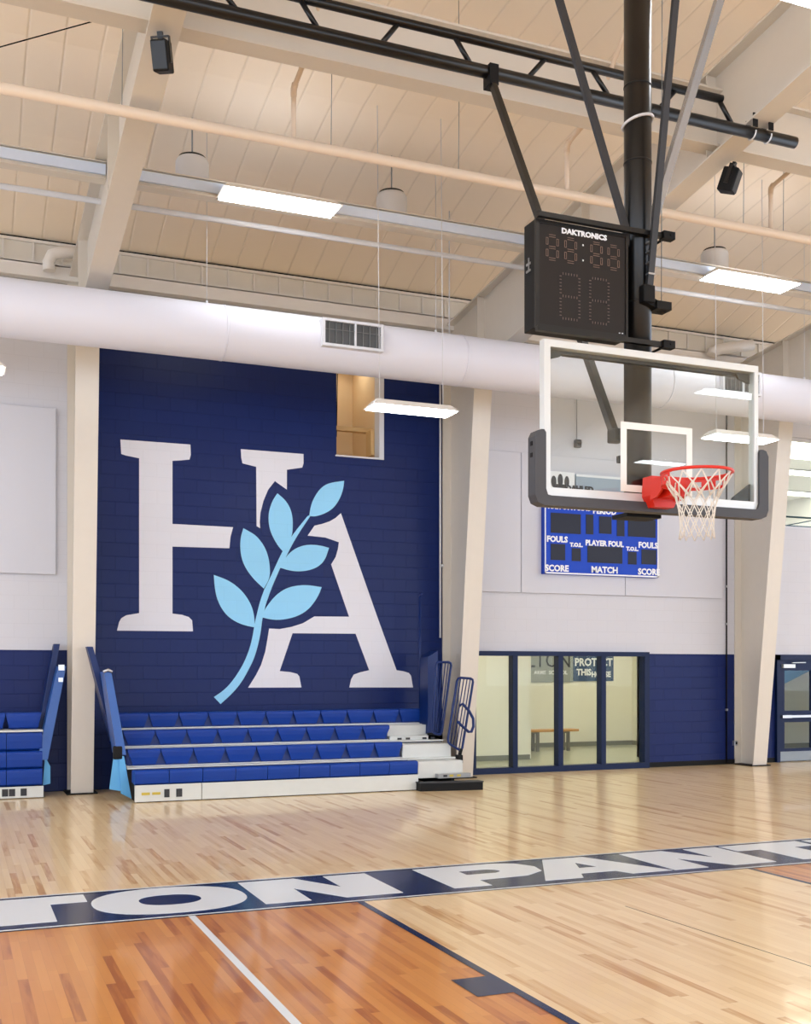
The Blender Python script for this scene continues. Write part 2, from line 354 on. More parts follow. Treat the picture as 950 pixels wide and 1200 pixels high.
# room behind it
struct(MB().box((7.6, 19.0, 0), (10.43, 19.15, 2.9)).box((10.40, 19.15, 0), (10.55, 21.95, 2.9)).box((10.4, 21.85, 0), (15.0, 22.0, 2.9)).box((14.73, 18.6, 0), (14.88, 21.85, 2.9)).box((12.75, 16.95, 0), (12.90, 18.75, 2.9)).box((12.75, 18.6, 0), (14.88, 18.75, 2.9))
  .box((7.6, 16.95, 0), (7.75, 19.0, 2.9)).box((7.6, 16.95, 2.9), (15.0, 22, 3.0)).build('wall_back_room', M['room']))
struct(MB().box((7.75, 16.95, .0), (12.75, 21.85, .012)).box((12.75, 18.75, 0), (14.73, 21.85, .012)).build('floor_back_room', M['roomfloor']))
struct(MB().box((7.75, 18.97, .012), (10.43, 19.0, .11)).box((10.55, 21.82, .012), (14.73, 21.85, .11)).box((14.70, 18.75, .012), (14.73, 21.82, .11)).build('baseboard_back_room', M['base']))
for k, (px, py) in enumerate([(9.0, 17.9), (11.6, 17.9), (12.0, 20.2), (13.6, 20.2)]):
    t = thing('room_light', ['flat ceiling light of the room behind the windows, near the glass at left', 'flat ceiling light of the room behind the windows, near the glass at right', 'flat ceiling light of the room behind the windows, above the bench', 'flat ceiling light of the room behind the windows, in its far right corner'][k], 'ceiling light', (px, py, 2.9), 'ceiling lights in the room behind the windows')
    MB().box((px-.62, py-.32, 2.86), (px+.62, py+.32, 2.9)).build('frame', M['white'], t)
    MB().box((px-.58, py-.28, 2.85), (px+.58, py+.28, 2.858)).build('diffuser', M['roomemit'], t)
# bench
t = thing('bench', 'wooden topped bench with grey legs against the wall behind the windows', 'bench', (11.7, 20.9, 0))
MB().box((10.75, 20.65, .43), (12.56, 21.0, .48), .008).build('seat', M['bench'], t)
for x in (10.9, 11.55, 12.3):
    MB().box((x, 20.7, .012), (x+.06, 20.76, .43)).box((x, 20.9, .012), (x+.06, 20.96, .43)).box((x, 20.76, .39), (x+.06, 20.9, .43)).build('leg', M['benchleg'], t)
# banners
t = thing('wall_banner', 'grey banner with large dark thin letters behind the windows', 'banner', (12, 21.84, 2.0))
MB().box((10.6, 21.825, 1.48), (13.115, 21.845, 2.6)).build('sheet', M['banner'], t)
def wfn(x0, z0, y): return lambda u, v, d: (x0+u, y-d-.003, z0+v)
MB().text('HOLTON', .46, wfn(13.06, 1.82, 21.822), sx=.92, align='RIGHT').build('lettering', M['btext'], t)
for w_, x_ in (('ARMS', 12.25), ('SCHOOL', 12.72)): MB().text(w_, .12, wfn(x_, 1.66, 21.822), bold=.004).build('small_lettering', M['wtext'], t)
t = thing('wall_banner', 'navy banner with white block letters reading PROTECT THIS HOUSE', 'banner', (13.7, 21.84, 2.0))
MB().box((13.125, 21.825, 1.50), (14.2, 21.845, 2.6)).build('sheet', M['banner2'], t)
for s_, z_, q in (('PROTECT', 1.855, .245), ('THIS', 1.64, .2), ('HOUSE', 1.60, .17), ('WE MUST', 2.12, .22)):
    MB().text(s_, q, wfn({'THIS': 13.40, 'HOUSE': 13.86}.get(s_, 13.66), z_, 21.822), bold=.008, sx=.95).build('lettering', M['wtext'], t)
# door
d = struct(MB().box((14.5, 16.68, 0), (14.58, 16.86, 2.055)).box((16.52, 16.68, 0), (16.6, 16.86, 2.055)).box((14.5, 16.68, 1.95), (16.6, 16.86, 2.055)).box((15.52, 16.70, 0), (15.58, 16.86, 1.95)).build('door_1', M['frameblue']))
for k, (a, b) in enumerate(((14.58, 15.52), (15.58, 16.52))):
    lf = MB(); wall_cells(lf, [a, a+.13, b-.17, b], [.01, .26, .76, .98, 1.75, 1.95], 16.72, 16.765, lambda x, z: None if (a+.13 < x < b-.17 and (.26 < z < .76 or .98 < z < 1.75)) else M['frameblue'])
    L = lf.build('door_leaf', None, d)
    MB().box((a+.13, 16.738, .26), (b-.17, 16.746, .76)).box((a+.13, 16.738, .98), (b-.17, 16.746, 1.75)).build('door_glass', M['wglass'], L)
    MB().box((a+.02, 16.64, .845), (a+.25, 16.72, .90)).box((a+.26, 16.65, .85), (b-.05, 16.70, .895)).build('push_bar', M['chrome'], L)
    MB().box((a+.01, 16.712, .02), (b-.02, 16.72, .2)).build('kick_plate', M['grey'], L)
    MB().box((a+.06, 16.66, 1.80), (a+.34, 16.72, 1.87)).bar((a+.25, 16.64, 1.9), (a+.53, 16.6, 1.905), .03, .015).build('door_closer', M['alu'], L)
struct(MB().box((13.6, 19.6, 0), (20, 19.75, 2.8)).box((13.6, 16.95, 2.8), (20, 19.75, 2.9)).box((15.4, 17.0, .012), (15.5, 17.1, .02)).build('wall_corridor', M['room']))
struct(MB().hexa([(16.0, 18.6, 1.32), (17.15, 18.6, 1.78), (17.15, 18.6, 2.78), (16.0, 18.6, 2.78)], [(16.0, 18.7, 1.32), (17.15, 18.7, 1.78), (17.15, 18.7, 2.78), (16.0, 18.7, 2.78)]).build('trim_4', mat('corridor_blue', (70, 130, 180), .5)))
struct(MB().box((13.6, 16.95, 0), (20, 19.6, .012)).build('floor_corridor', M['roomfloor']))
struct(MB().box((13.6, 19.57, .012), (20, 19.6, .11)).build('baseboard_corridor', M['base']))
t = thing('room_light', 'flat ceiling light of the corridor behind the blue door', 'ceiling light', (16, 18.1, 2.8))
MB().box((15.4, 17.8, 2.77), (16.6, 18.3, 2.8)).build('frame', M['white'], t)
MB().box((15.43, 17.83, 2.76), (16.57, 18.27, 2.768)).build('diffuser', M['roomemit'], t)
# upper window with the room above
f = struct(MB().box((14.70, WY+.05, 6.19), (18.6, WY+.16, 6.245)).box((14.70, WY+.05, 4.49), (18.6, WY+.16, 4.53)).box((14.70, WY+.05, 4.53), (14.75, WY+.16, 6.19)).box((16.6, WY+.05, 4.53), (16.66, WY+.16, 6.19)).box((18.55, WY+.05, 4.53), (18.6, WY+.16, 6.19)).build('window_2', M['white']))
MB().box((14.75, WY+.1, 4.53), (18.55, WY+.108, 6.19)).build('glass_pane', M['wglass'], f)
upm = mat('upper_room', (240, 240, 240), .6)
struct(MB().box((13.2, 16.95, 4.1), (24, 30, 4.2)).box((13.2, 16.95, 7.0), (24, 30, 7.1)).box((13.0, 16.95, 4.1), (13.2, 30, 7.1)).box((24, 16.95, 4.1), (24.2, 30, 7.1)).box((13.0, 30, 4.1), (24.2, 30.2, 7.1)).build('wall_upper_room', upm))
for k, (px, py, ln) in enumerate([(18.6, 20.45, 1.9), (20.6, 22.95, .5), (22.6, 25.7, .5), (22.6, 28.2, .4)]):
    t = thing('room_light', ['wide bright ceiling light just behind the upper window', 'slim ceiling light second behind the upper window', 'slim ceiling light third behind the upper window', 'small ceiling light farthest behind the upper window'][k], 'ceiling light', (px, py, 7.0), 'ceiling lights in the upper room')
    MB().box((px-1.3, py-ln/2-.03, 6.96), (px+1.3, py+ln/2+.03, 7.0)).build('frame', M['white'], t)
    MB().box((px-1.27, py-ln/2, 6.95), (px+1.27, py+ln/2, 6.958)).build('diffuser', M['roomemit'], t)
t = thing('truss_railing', 'dark teal trussed railing low behind the upper window', 'railing', (17, 17.3, 4.2))
MB().tube([(14.3, 17.3, 4.80), (20, 17.3, 4.80)], .018, 8).tube([(14.3, 17.3, 4.62), (20, 17.3, 4.62)], .014, 8).build('rail', M['teal'], t)
for k in range(6):
    x = 15.15+k*.95
    MB().tube([(x, 17.3, 4.2), (x, 17.3, 4.8)], .016, 8).build('post', M['teal'], t)
    MB().tube([(x-.95, 17.3, 4.60), (x, 17.3, 4.79)], .012, 6).build('brace', M['teal'], t)
# opening high in the mural
struct(MB().box((5.69, 16.95, 5.10), (6.48, 18.2, 5.215)).box((5.5, 18.2, 4.9), (6.8, 18.3, 7.4)).box((5.5, 16.95, 5.0), (5.69, 18.2, 7.2)).box((6.48, 16.95, 5.0), (6.6, 18.2, 7.2)).box((5.5, 16.95, 7.05), (6.8, 18.3, 7.2)).build('wall_recess', M['cream']))
struct(MB().box((6.42, WY-.02, 5.19), (6.50, WY+.2, 6.75)).box((5.67, WY-.02, 5.19), (6.42, WY+.2, 5.215)).build('trim_5', M['white']))
struct(MB().box((5.69, 17.2, 5.72), (6.48, 17.32, 5.79)).box((6.36, 16.96, 5.3), (6.42, 17.2, 5.72)).build('trim_6', M['wood_edge']))
struct(MB().tube([(5.86, 17.25, 5.62), (5.89, 17.3, 6.4), (5.90, 17.3, 7.05)], .008, 6).build('trim_7', M['blackm']))

t = thing('room_light', 'small unseen light added inside the opening high in the mural', 'ceiling light', (6.1, 17.6, 7.0))  # lamp added out of sight to brighten the recess
MB().box((5.85, 17.4, 7.02), (6.35, 17.8, 7.05)).build('frame', M['white'], t)
MB().box((5.88, 17.43, 7.01), (6.32, 17.77, 7.018)).build('diffuser', M['roomemit'], t)
# ------------------------------------------------------------------ mural
EMB = {
    'H1': [(2.305,5.193),(3.346,5.198),(3.352,5.042),(3.333,4.969),(3.203,4.947),(3.074,4.931),(3.074,3.976),(4.006,3.972),(3.966,3.823),(3.948,3.644),(3.074,3.633),(3.074,2.619),(3.216,2.603),(3.320,2.572),(3.372,2.521),(3.385,2.354),(2.255,2.350),(2.286,2.478),(2.317,2.535),(2.392,2.581),(2.579,2.616),(2.579,4.934),(2.392,4.959),(2.317,4.978)],
    'H2': [(4.127,5.188),(5.139,5.187),(5.139,5.039),(5.118,4.970),(4.866,4.919),(4.866,4.606),(4.672,4.728),(4.562,4.584),(4.487,4.406),(4.439,4.217),(4.428,4.070),(4.435,3.977),(4.378,4.008),(4.371,4.931),(4.154,4.969),(4.134,5.060)],
    'A': [(5.764,4.284),(6.375,2.667),(6.727,1.761),(6.851,1.742),(6.946,1.715),(6.984,1.669),(7.021,1.476),(5.907,1.483),(5.939,1.615),(5.983,1.690),(6.095,1.727),(6.249,1.761),(6.015,2.350),(4.959,2.344),(4.749,1.747),(4.921,1.732),(5.035,1.703),(5.070,1.662),(5.105,1.488),(4.243,1.490),(4.366,1.682),(4.448,1.839),(4.516,2.047),(4.549,2.230),(4.579,2.413),(4.749,2.408),(4.940,2.444),(5.132,2.506),(5.317,2.616),(5.903,2.623),(5.599,3.455),(5.604,3.461),(5.676,3.577),(5.713,3.700),(5.731,3.815),(5.502,3.880),(5.208,3.898),(5.322,4.061),(5.448,4.095),(5.575,4.142),(5.676,4.203)],
    'stem': [(3.705,1.350),(3.858,1.449),(3.986,1.582),(4.096,1.737),(4.188,1.900),(4.262,2.082),(4.310,2.264),(4.340,2.446),(4.362,2.555),(4.430,2.830),(4.504,3.032),(4.512,3.044),(4.598,3.215),(4.790,3.628),(4.949,3.889),(5.215,4.217),(5.258,4.219),(5.002,3.841),(4.808,3.459),(4.755,3.362),(4.616,3.046),(4.529,2.808),(4.531,2.814),(4.471,2.586),(4.448,2.375),(4.403,2.155),(4.336,1.937),(4.243,1.755),(4.133,1.563),(3.986,1.394),(3.810,1.241)],
    'L1': [(5.819,4.807),(5.808,4.692),(5.757,4.533),(5.647,4.360),(5.484,4.255),(5.322,4.205),(5.233,4.211),(5.261,4.383),(5.322,4.524),(5.412,4.650),(5.502,4.724),(5.611,4.766)],
    'L2': [(4.713,4.539),(4.644,4.440),(4.588,4.301),(4.564,4.158),(4.581,3.991),(4.633,3.858),(4.713,3.726),(4.801,3.628),(4.949,3.872),(4.963,4.026),(4.959,4.179),(4.924,4.313),(4.843,4.438)],
    'L3': [(4.168,3.964),(4.127,3.835),(4.114,3.667),(4.141,3.484),(4.209,3.336),(4.322,3.189),(4.494,3.036),(4.591,3.208),(4.591,3.383),(4.564,3.551),(4.494,3.717),(4.374,3.853),(4.271,3.915)],
    'L4': [(3.705,3.225),(3.720,3.011),(3.767,2.814),(3.876,2.637),(4.004,2.531),(4.169,2.461),(4.344,2.428),(4.347,2.537),(4.318,2.718),(4.225,2.898),(4.096,3.039),(3.931,3.150)],
    'R1': [(4.773,3.424),(4.878,3.580),(5.002,3.687),(5.179,3.753),(5.394,3.755),(5.564,3.718),(5.502,3.536),(5.412,3.430),(5.286,3.363),(5.108,3.323),(4.931,3.327),(4.755,3.372)],
    'R2': [(4.494,2.689),(4.616,2.861),(4.738,2.982),(4.896,3.071),(5.144,3.119),(5.441,3.087),(5.394,2.965),(5.306,2.824),(5.189,2.699),(5.016,2.603),(4.787,2.552),(4.617,2.552),(4.467,2.586)],
}
t = thing('wall_emblem', 'white letters H and A with light blue leafy sprig painted on the navy wall', 'emblem', (4.6, WY, 1.3))
def soft(P, it=2):
    """round the shallow corners of an outline and keep its points sharp"""
    for _ in range(it):
        Q = []; n = len(P)
        for i, p in enumerate(P):
            a = Vector(P[i-1])-Vector(p); b = Vector(P[(i+1) % n])-Vector(p)
            if a.angle(b) < math.radians(128): Q.append(p)
            else:
                l = min(a.length, b.length)*.27
                Q.append(tuple(Vector(p)+a.normalized()*l)); Q.append(tuple(Vector(p)+b.normalized()*l))
        P = Q
    return P
for k in EMB:
    if k[0] in 'LRs': EMB[k] = soft(EMB[k])
def flat(keys, y):
    m_ = MB()
    for k in keys: m_.prism(EMB[k], 'y', WY-y, WY-.001)
    return m_
lab(flat(['H1', 'H2'], .003).build('letter_h', M['letter'], t), 'white serif letter H with a leaf shape cut out of it')
lab(flat(['A'], .003).build('letter_a', M['letter'], t), 'white serif letter A with its left top cut away by leaves')
sp = lab(flat(['stem'], .004).build('sprig_stem', M['leaf'], t), 'light blue curved stem')
for k in ('L1', 'L2', 'L3', 'L4', 'R1', 'R2'):
    flat([k], .005).build('leaf', M['leaf'], t)

# ------------------------------------------------------------------ acoustic panels, conduits
def apan(x0, x1, z0, z1, l):
    tag(MB().box((x0, WY-.06, z0), (x1, WY-.002, z1), .008).build('acoustic_panel', M['panel']), l, 'wall panel', 'white acoustic wall panels')
apan(-1.2, 1.385, 3.15, 5.56, 'white acoustic wall panel at the left edge of the photo')
apan(-3.9, -1.23, 3.15, 5.56, 'white acoustic wall panel beyond the left edge panel')
apan(8.15, 9.00, 3.09, 5.49, 'narrow white acoustic panel right beside the middle frame')
apan(9.01, 11.1, 3.09, 5.49, 'white acoustic panel behind the left half of the scoreboard')
apan(11.11, 13.23, 3.09, 5.49, 'white acoustic panel behind the right half of the scoreboard')
tag(MB().tube([(7.50, WY-.03, 2.3), (7.50, WY-.03, 6.9)], .018, 8).tube([(7.5, WY-.03, 3.5), (7.56, WY-.03, 3.5)], .025, 6).build('conduit', M['white']), 'thin white conduit up the right edge of the mural wall', 'pipe')
c = MB(); c.m(M['blackm']).tube([(13.35, WY-.03, .03), (13.35, WY-.03, 6.9)], .014, 8); c.m(M['chrome'])
for z in (1.0, 2.6, 3.3, 4.9): c.box((13.33, WY-.05, z), (13.37, WY-.01, z+.04))
tag(c.build('conduit'), 'thin dark conduit with small clips left of the right frame', 'pipe')
t = thing('wall_socket', 'small metal outlet box low on the right frame column', 'outlet box', (13.41, 16.58, .4))
MB().box((13.40, 16.55, .36), (13.47, 16.63, .45), .006).build('housing', M['chrome'], t)
MB().box((13.42, 16.54, .385), (13.45, 16.552, .425)).build('cover', M['blackm'], t)

t = thing('wall_horn', 'small grey horn box on a wire on the wall behind the backboard', 'horn', (10.12, 16.68, 5.72))
MB().box((10.07, 16.66, 5.66), (10.19, 16.74, 5.80), .015).build('housing', M['darkgrey'], t)
MB().lathe([(.03, 0), (.045, .04)], (10.13, 16.64, 5.70), 12).build('horn', M['blackm'], t)
MB().tube([(10.13, 16.73, 5.8), (10.13, 16.73, 6.9)], .006, 6).build('cable', M['grey'], t)
# ------------------------------------------------------------------ court paint
def zsheet(pts, z, m_, name, label, cat='court marking', group=None, parent=None):
    o = MB().prism(pts, 'z', z-.0008, z).build(name, m_, parent)
    if parent is None: tag(o, label, cat, group)
    return o
hx, hy, R = 4.72, 6.22, 6.02
arc = [(hx-R, 7.915)]+[(hx+R*math.cos(a), hy+R*math.sin(a)) for a in [math.pi+math.pi*k/48 for k in range(49)]]+[(hx+R, 7.915)]
zsheet(arc, .0015, M['stain'], 'painted_arc_area', 'orange stained maple area inside the three point arc, both sides of the lane')
zsheet([(2.90, 7.915), (2.90, 2.1), (6.54, 2.1), (6.54, 7.915)], .003, M['maple'], 'painted_lane', 'pale unstained maple lane under the basket')
zsheet([(2.85, 7.915), (2.905, 7.915), (2.905, 2.1), (2.85, 2.1)], .0042, M['court_navy'], 'lane_line', 'navy lane line left of the pale lane', group='court lines')
zsheet([(6.54, 7.915), (6.59, 7.915), (6.59, 2.1), (6.54, 2.1)], .0042, M['court_navy'], 'lane_line', 'navy lane line right of the pale lane', group='court lines')
zsheet([(2.63, 5.37), (2.85, 5.37), (2.85, 5.715), (2.63, 5.715)], .0042, M['court_navy'], 'lane_block', 'navy lane block on the left lane line')
zsheet([(6.59, 5.37), (6.81, 5.37), (6.81, 5.715), (6.59, 5.715)], .0042, M['court_navy'], 'lane_block', 'navy lane block on the right lane line, outside the view')
zsheet([(1.565, 7.915), (1.615, 7.915), (1.615, -8), (1.565, -8)], .0042, M['court_white'], 'court_line', 'white straight line across the orange stained area', group='court lines')
zsheet([(4.655, 7.0), (4.661, 7.0), (4.76, 4.8), (4.754, 4.8)], .0042, M['court_dark'], 'floor_seam', 'hairline dark seam inside the pale lane')
t = thing('court_lettering', 'navy floor band with white letters reading HOLTON PANTHERS', 'floor lettering', (5, 8.5, 0))
MB().prism([(-6, 7.95), (16, 7.95), (16, 9.05), (-6, 9.05)], 'z', .0002, .002).build('band', M['court_navy'], t)
MB().prism([(-6, 7.935), (16, 7.935), (16, 7.965), (-6, 7.965)], 'z', .002, .0034).prism([(-6, 9.05), (16, 9.05), (16, 9.085), (-6, 9.085)], 'z', .0002, .0034).build('white_border', M['court_white'], t)
MB().prism([(-6, 7.905), (16, 7.905), (16, 7.935), (-6, 7.935)], 'z', .002, .0034).prism([(-6, 9.015), (16, 9.015), (16, 9.05), (-6, 9.05)], 'z', .002, .0034).build('dark_border', M['court_dark'], t)
lz = lambda pts, nm='letter': MB().prism(pts, 'z', .002, .0042).build(nm, M['court_white'], t)
Y0, Y1 = 8.10, 8.99
T_ = lambda a: [(a, Y1), (a+.96, Y1), (a+.96, 8.70), (a+.69, 8.70), (a+.69, Y0), (a+.27, Y0), (a+.27, 8.70), (a, 8.70)]
lz(T_(-.01)); lz(T_(7.08))
N_ = lambda a: [(a, Y1), (a+.48, Y1), (a+.74, 8.50), (a+.74, Y1), (a+1.12, Y1), (a+1.12, Y0), (a+.65, Y0), (a+.36, 8.60), (a+.36, Y0), (a, Y0)]
lz(N_(2.19)); lz(N_(5.91))
def oval(cx, cy, a, b, p=2.3, n=48): return [(cx+a*math.copysign(abs(math.cos(q))**(2/p), math.cos(q)), cy+b*math.copysign(abs(math.sin(q))**(2/p), math.sin(q))) for q in [2*math.pi*k/n for k in range(n)]]
def ringz(cx, cy, a, b, a2, b2):
    o1 = oval(cx, cy, a, b); o2 = oval(cx, cy, a2, b2); n = len(o1); m_ = MB()
    for k in range(n):
        m_.prism([o1[k], o1[(k+1) % n], o2[(k+1) % n], o2[k]], 'z', .002, .0042)
    return m_.build('letter', M['court_white'], t)
ringz(1.55, 8.54, .585, .48, .235, .195)
ringz(-2.3, 8.54, .585, .48, .235, .195)
P_ = MB(); P_.prism([(3.76, Y0), (4.10, Y0), (4.10, 8.58), (4.10, 8.76), (3.76, Y1)], 'z', .002, .0042)
P_.prism([(3.76, Y1), (4.10, 8.76), (4.38, 8.76), (4.56, 8.99)], 'z', .002, .0042)
P_.prism([(4.56, 8.99), (4.38, 8.76), (4.44, 8.72), (4.74, 8.92)], 'z', .002, .0042).prism([(4.74, 8.92), (4.44, 8.72), (4.46, 8.67), (4.84, 8.72)], 'z', .002, .0042)
P_.prism([(4.84, 8.72), (4.46, 8.67), (4.44, 8.62), (4.80, 8.52)], 'z', .002, .0042).prism([(4.80, 8.52), (4.44, 8.62), (4.38, 8.58), (4.58, 8.37)], 'z', .002, .0042).prism([(4.58, 8.37), (4.38, 8.58), (4.10, 8.58), (4.10, 8.34)], 'z', .002, .0042)
P_.build('letter', M['court_white'], t)
A_ = MB(); A_.prism([(4.60, Y0), (5.07, Y1), (5.28, Y1), (5.28, 8.76), (5.17, 8.50), (5.05, 8.27), (4.97, Y0)], 'z', .002, .0042)
A_.prism([(5.28, Y1), (5.50, Y1), (5.88, Y0), (5.47, Y0), (5.40, 8.27), (5.36, 8.50), (5.28, 8.76)], 'z', .002, .0042).prism([(5.17, 8.50), (5.36, 8.50), (5.40, 8.27), (5.05, 8.27)], 'z', .002, .0042)
A_.build('letter', M['court_white'], t)
H_ = lambda a: [(a, Y1), (a+.38, Y1), (a+.38, 8.68), (a+.74, 8.68), (a+.74, Y1), (a+1.12, Y1), (a+1.12, Y0), (a+.74, Y0), (a+.74, 8.42), (a+.38, 8.42), (a+.38, Y0), (a, Y0)]
lz(H_(8.13)); lz(H_(-4.15))
lz([(-1.15, Y1), (-.77, Y1), (-.77, 8.38), (-.1, 8.38), (-.1, Y0), (-1.15, Y0)])
lz([(9.35, Y1), (10.35, Y1), (10.35, 8.75), (9.73, 8.75), (9.73, 8.66), (10.3, 8.66), (10.3, 8.44), (9.73, 8.44), (9.73, 8.34), (10.35, 8.34), (10.35, Y0), (9.35, Y0)])
# ------------------------------------------------------------------ overhead steel and services
def bays(): return [(XL, FX[0]-.012), (FX[0]+.012, FX[1]-.012), (FX[1]+.012, FX[2]-.012), (FX[2]+.012, XR)]
bn = ['left of the left frame', 'between the left and middle frames', 'between the middle and right frames', 'right of the right frame']
for k, (a, b) in enumerate(bays()):
    t = thing('eave_girder', 'cream steel girder under the roof '+bn[k], 'girder', (a, 9.8, 7.4), 'girders under the roof')
    MB().box((a, 9.79, 7.44), (b, 9.81, 8.02)).box((a, 9.69, 7.415), (b, 9.91, 7.44)).box((a, 9.69, 8.02), (b, 9.91, 8.045)).build('beam', M['steel'], t)
    t = thing('purlin_channel', 'cream roof channel with pale blue underside strip '+bn[k], 'roof channel', (a, 13.5, 7.6), 'roof channels carrying the lights')
    MB().box((a, 13.47, 7.615), (b, 13.60, 7.80)).box((a, 13.44, 7.795), (b, 13.62, 7.81)).box((a, 13.45, 7.60), (b, 13.62, 7.615)).build('channel', M['steel'], t)
    lab(MB().hexa([(a+.01, 13.44, 7.65), (b-.01, 13.44, 7.65), (b-.01, 13.47, 7.65), (a+.01, 13.47, 7.65)], [(a+.01, 13.40, 7.755), (b-.01, 13.40, 7.755), (b-.01, 13.47, 7.755), (a+.01, 13.47, 7.755)]).build('raceway', M['raceway'], t), 'pale blue wiring strip')
t = thing('air_duct', 'long round white air duct crossing in front of the mural', 'duct', (5, 14.2, 6.16))
DR = .352
MB().tube([(XL+.02, 14.2, 6.165), (XR-.02, 14.2, 6.165)], DR, 48).build('duct_run', M['duct'], t)
for x in (-8, -2.3, 3.25, 6.65, 10.1, 13.5, 17, 20.5): MB().tube([(x-.012, 14.2, 6.165), (x+.012, 14.2, 6.165)], DR+.005, 48).build('joint', M['duct'], t)
for x in (-5.4, 3.05, 6.3, 9.5, 12.9, 16):
    MB().tube([(x, 14.2, 6.5), (x, 14.2, 8.76)], .004, 5).tube([(x, 14.2, 6.5), (x, 14.2, 6.56)], .018, 6).build('hanger_wire', M['white'], t)
for k, (a, b, l) in enumerate(((4.49, 5.345, 'white framed grey grille on the duct above the mural'), (10.93, 11.66, 'white framed grey grille on the duct behind the right end of the backboard'))):
    t = thing('duct_register', l, 'air vent', ((a+b)/2, 13.85, 6.2))
    fr = MB(); z0, z1, yf, yb = 6.035, 6.40, 13.77, 13.95
    fr.box((a, yf, z0), (b, yb, z0+.035)).box((a, yf, z1-.035), (b, yb, z1)).box((a, yf, z0+.035), (a+.035, yb, z1-.035)).box((b-.035, yf, z0+.035), (b, yb, z1-.035)).box(((a+b)/2-.012+.03, yf, z0+.035), ((a+b)/2+.012+.03, yf+.03, z1-.035))
    fr.build('frame', M['white'], t)
    MB().box((a+.03, yf+.035, z0+.03), (b-.03, yf+.045, z1-.03)).build('back_screen', M['grille'], t)
    gr = MB()
    n = 9
    for q in range(1, n): gr.box((a+(b-a)*q/n-.004, yf+.012, z0+.03), (a+(b-a)*q/n+.004, yf+.03, z1-.03))
    gr.box((a+.03, yf+.01, z0+.22), (b-.03, yf+.02, z0+.227)).build('louvre', M['grillec'], t)
tag(MB().tube([(XL, 10.65, 7.06), (XR, 10.65, 7.06)], .052, 16).build('sprinkler_main', M['pipe']), 'long cream sprinkler pipe crossing under the rafters', 'pipe')
tag(MB().tube([(XL, 14.0, 7.55), (XR, 14.0, 7.55)], .036, 12).build('service_pipe', M['white']), 'thin white pipe just behind and below the roof channel', 'pipe')
for k, (x, dx) in enumerate(((3.165, .05), (6.32, .1), (9.16, .05))):
    t = thing('sprinkler_branch', ['bent cream sprinkler branch rising from the pipe left of the scoring clock', 'bent cream sprinkler branch rising just left of the black mast', 'bent cream sprinkler branch rising at the right edge of the photo'][k], 'pipe', (x, 10.65, 7.1), 'sprinkler branches')
    MB().tube([(x, 10.65, 7.1), (x, 10.65, 7.55), (x, 10.62, 7.62), (x-.02, 9.95, 7.72)], .026, 10).tube([(x-.02, 10.05, 7.705), (x-.02, 9.5, 8.2), (x, 8.9, 9.2)], .026, 10).build('pipe', M['pipe'], t)
    MB().tube([(x, 10.65, 7.53), (x, 10.645, 7.60), (x, 10.6, 7.63)], .034, 10).build('elbow', M['pipe'], t)
for k, x in enumerate((1.48, 3.56, 4.99, 8.75, 9.35, 0.2)):
    tag(MB().tube([(x, 10.65, 7.10), (x+.01, 10.65, 8.1), (x, 10.65, 9.12)], .004, 5).build('hanger_wire', M['grey']), ['thin wire to the cream pipe at far left', 'thin wire to the cream pipe between the left branch and middle', 'thin wire to the cream pipe left of the black brace', 'thin wire to the cream pipe beside the right black speaker', 'thin wire beside the right sprinkler branch', 'thin wire at the left edge of the photo'][k], 'wire', 'hanger wires of the cream pipe')
tag(MB().tube([(-.9, 11, 6.95), (1.36, 11, 8.10)], .006, 6).build('bracing_cable', M['blackm']), 'thin dark bracing cable slanting under the roof at upper left', 'cable')
for k, x in enumerate((2.72+.1, 5.55, 10.95)):
    t = thing('air_mover', ['round white ceiling air mover above the left end of the ceiling light', 'round white ceiling air mover left of the scoring clock', 'round white ceiling air mover above the right ceiling light'][k], 'ceiling fan', (x, 14.0, 7.85), 'round air movers under the roof')
    MB().lathe([(.16, 0), (.2, .04), (.21, .1), (.21, .36), (.19, .40)], (x, 14.0, 7.86), 28).build('housing', M['white'], t)
    MB().lathe([(.17, 0), (.17, .03)], (x, 14.0, 8.26), 28).build('dark_gap', M['blackm'], t)  # black ring drawn for the shaded gap above the housing
    MB().tube([(x, 14, 8.29), (x, 14, 8.80)], .01, 6).build('rod', M['grey'], t)

def long_light(x, y, z, L, W, label, group, hang=0, nm='ceiling_light'):
    t = thing(nm, label, 'ceiling light', (x, y, z), group)
    a, b, c, d = x-L/2, x+L/2, y-W/2, y+W/2
    MB().hexa([(a-.03, c-.02, z), (b+.03, c-.02, z), (b+.03, d+.02, z), (a-.03, d+.02, z)], [(a+.05, c+.08, z+.085), (b-.05, c+.08, z+.085), (b-.05, d-.08, z+.085), (a+.05, d-.08, z+.085)]).build('housing', M['purlin'], t)
    MB().box((a, c, z-.012), (b, d, z-.002)).build('lens', M['emit'], t)
    if nm == 'ceiling_light' and z > 7: lab(MB().box((a+.12, c+.1, z+.087), (b-.12, d-.1, z+.092)).build('added_uplight', M['uplight_emit'], t), 'added upward glow that brightens the ceiling')  # glowing top panel added to each fixture to lift the ceiling
    if hang:
        for q in (a+.12, b-.12): MB().tube([(q, y, z+.08), (q-.03, y, hang)], .005, 5).build('hanger_wire', M['white'], t)
    return t
G1 = 'long ceiling lights'
long_light(3.77, 13.29, 7.6, 1.46, .40, 'long bright ceiling light between the left frame and the scoring clock', G1)
long_light(11.08, 13.33, 7.6, 1.5, .44, 'long bright ceiling light right of the black mast', G1)
long_light(6.65, 7.45, 7.64, 1.5, .40, 'bright ceiling light cut by the top right corner of the photo', G1)
OUT = 'long bright ceiling light out of view behind or beside the viewer'
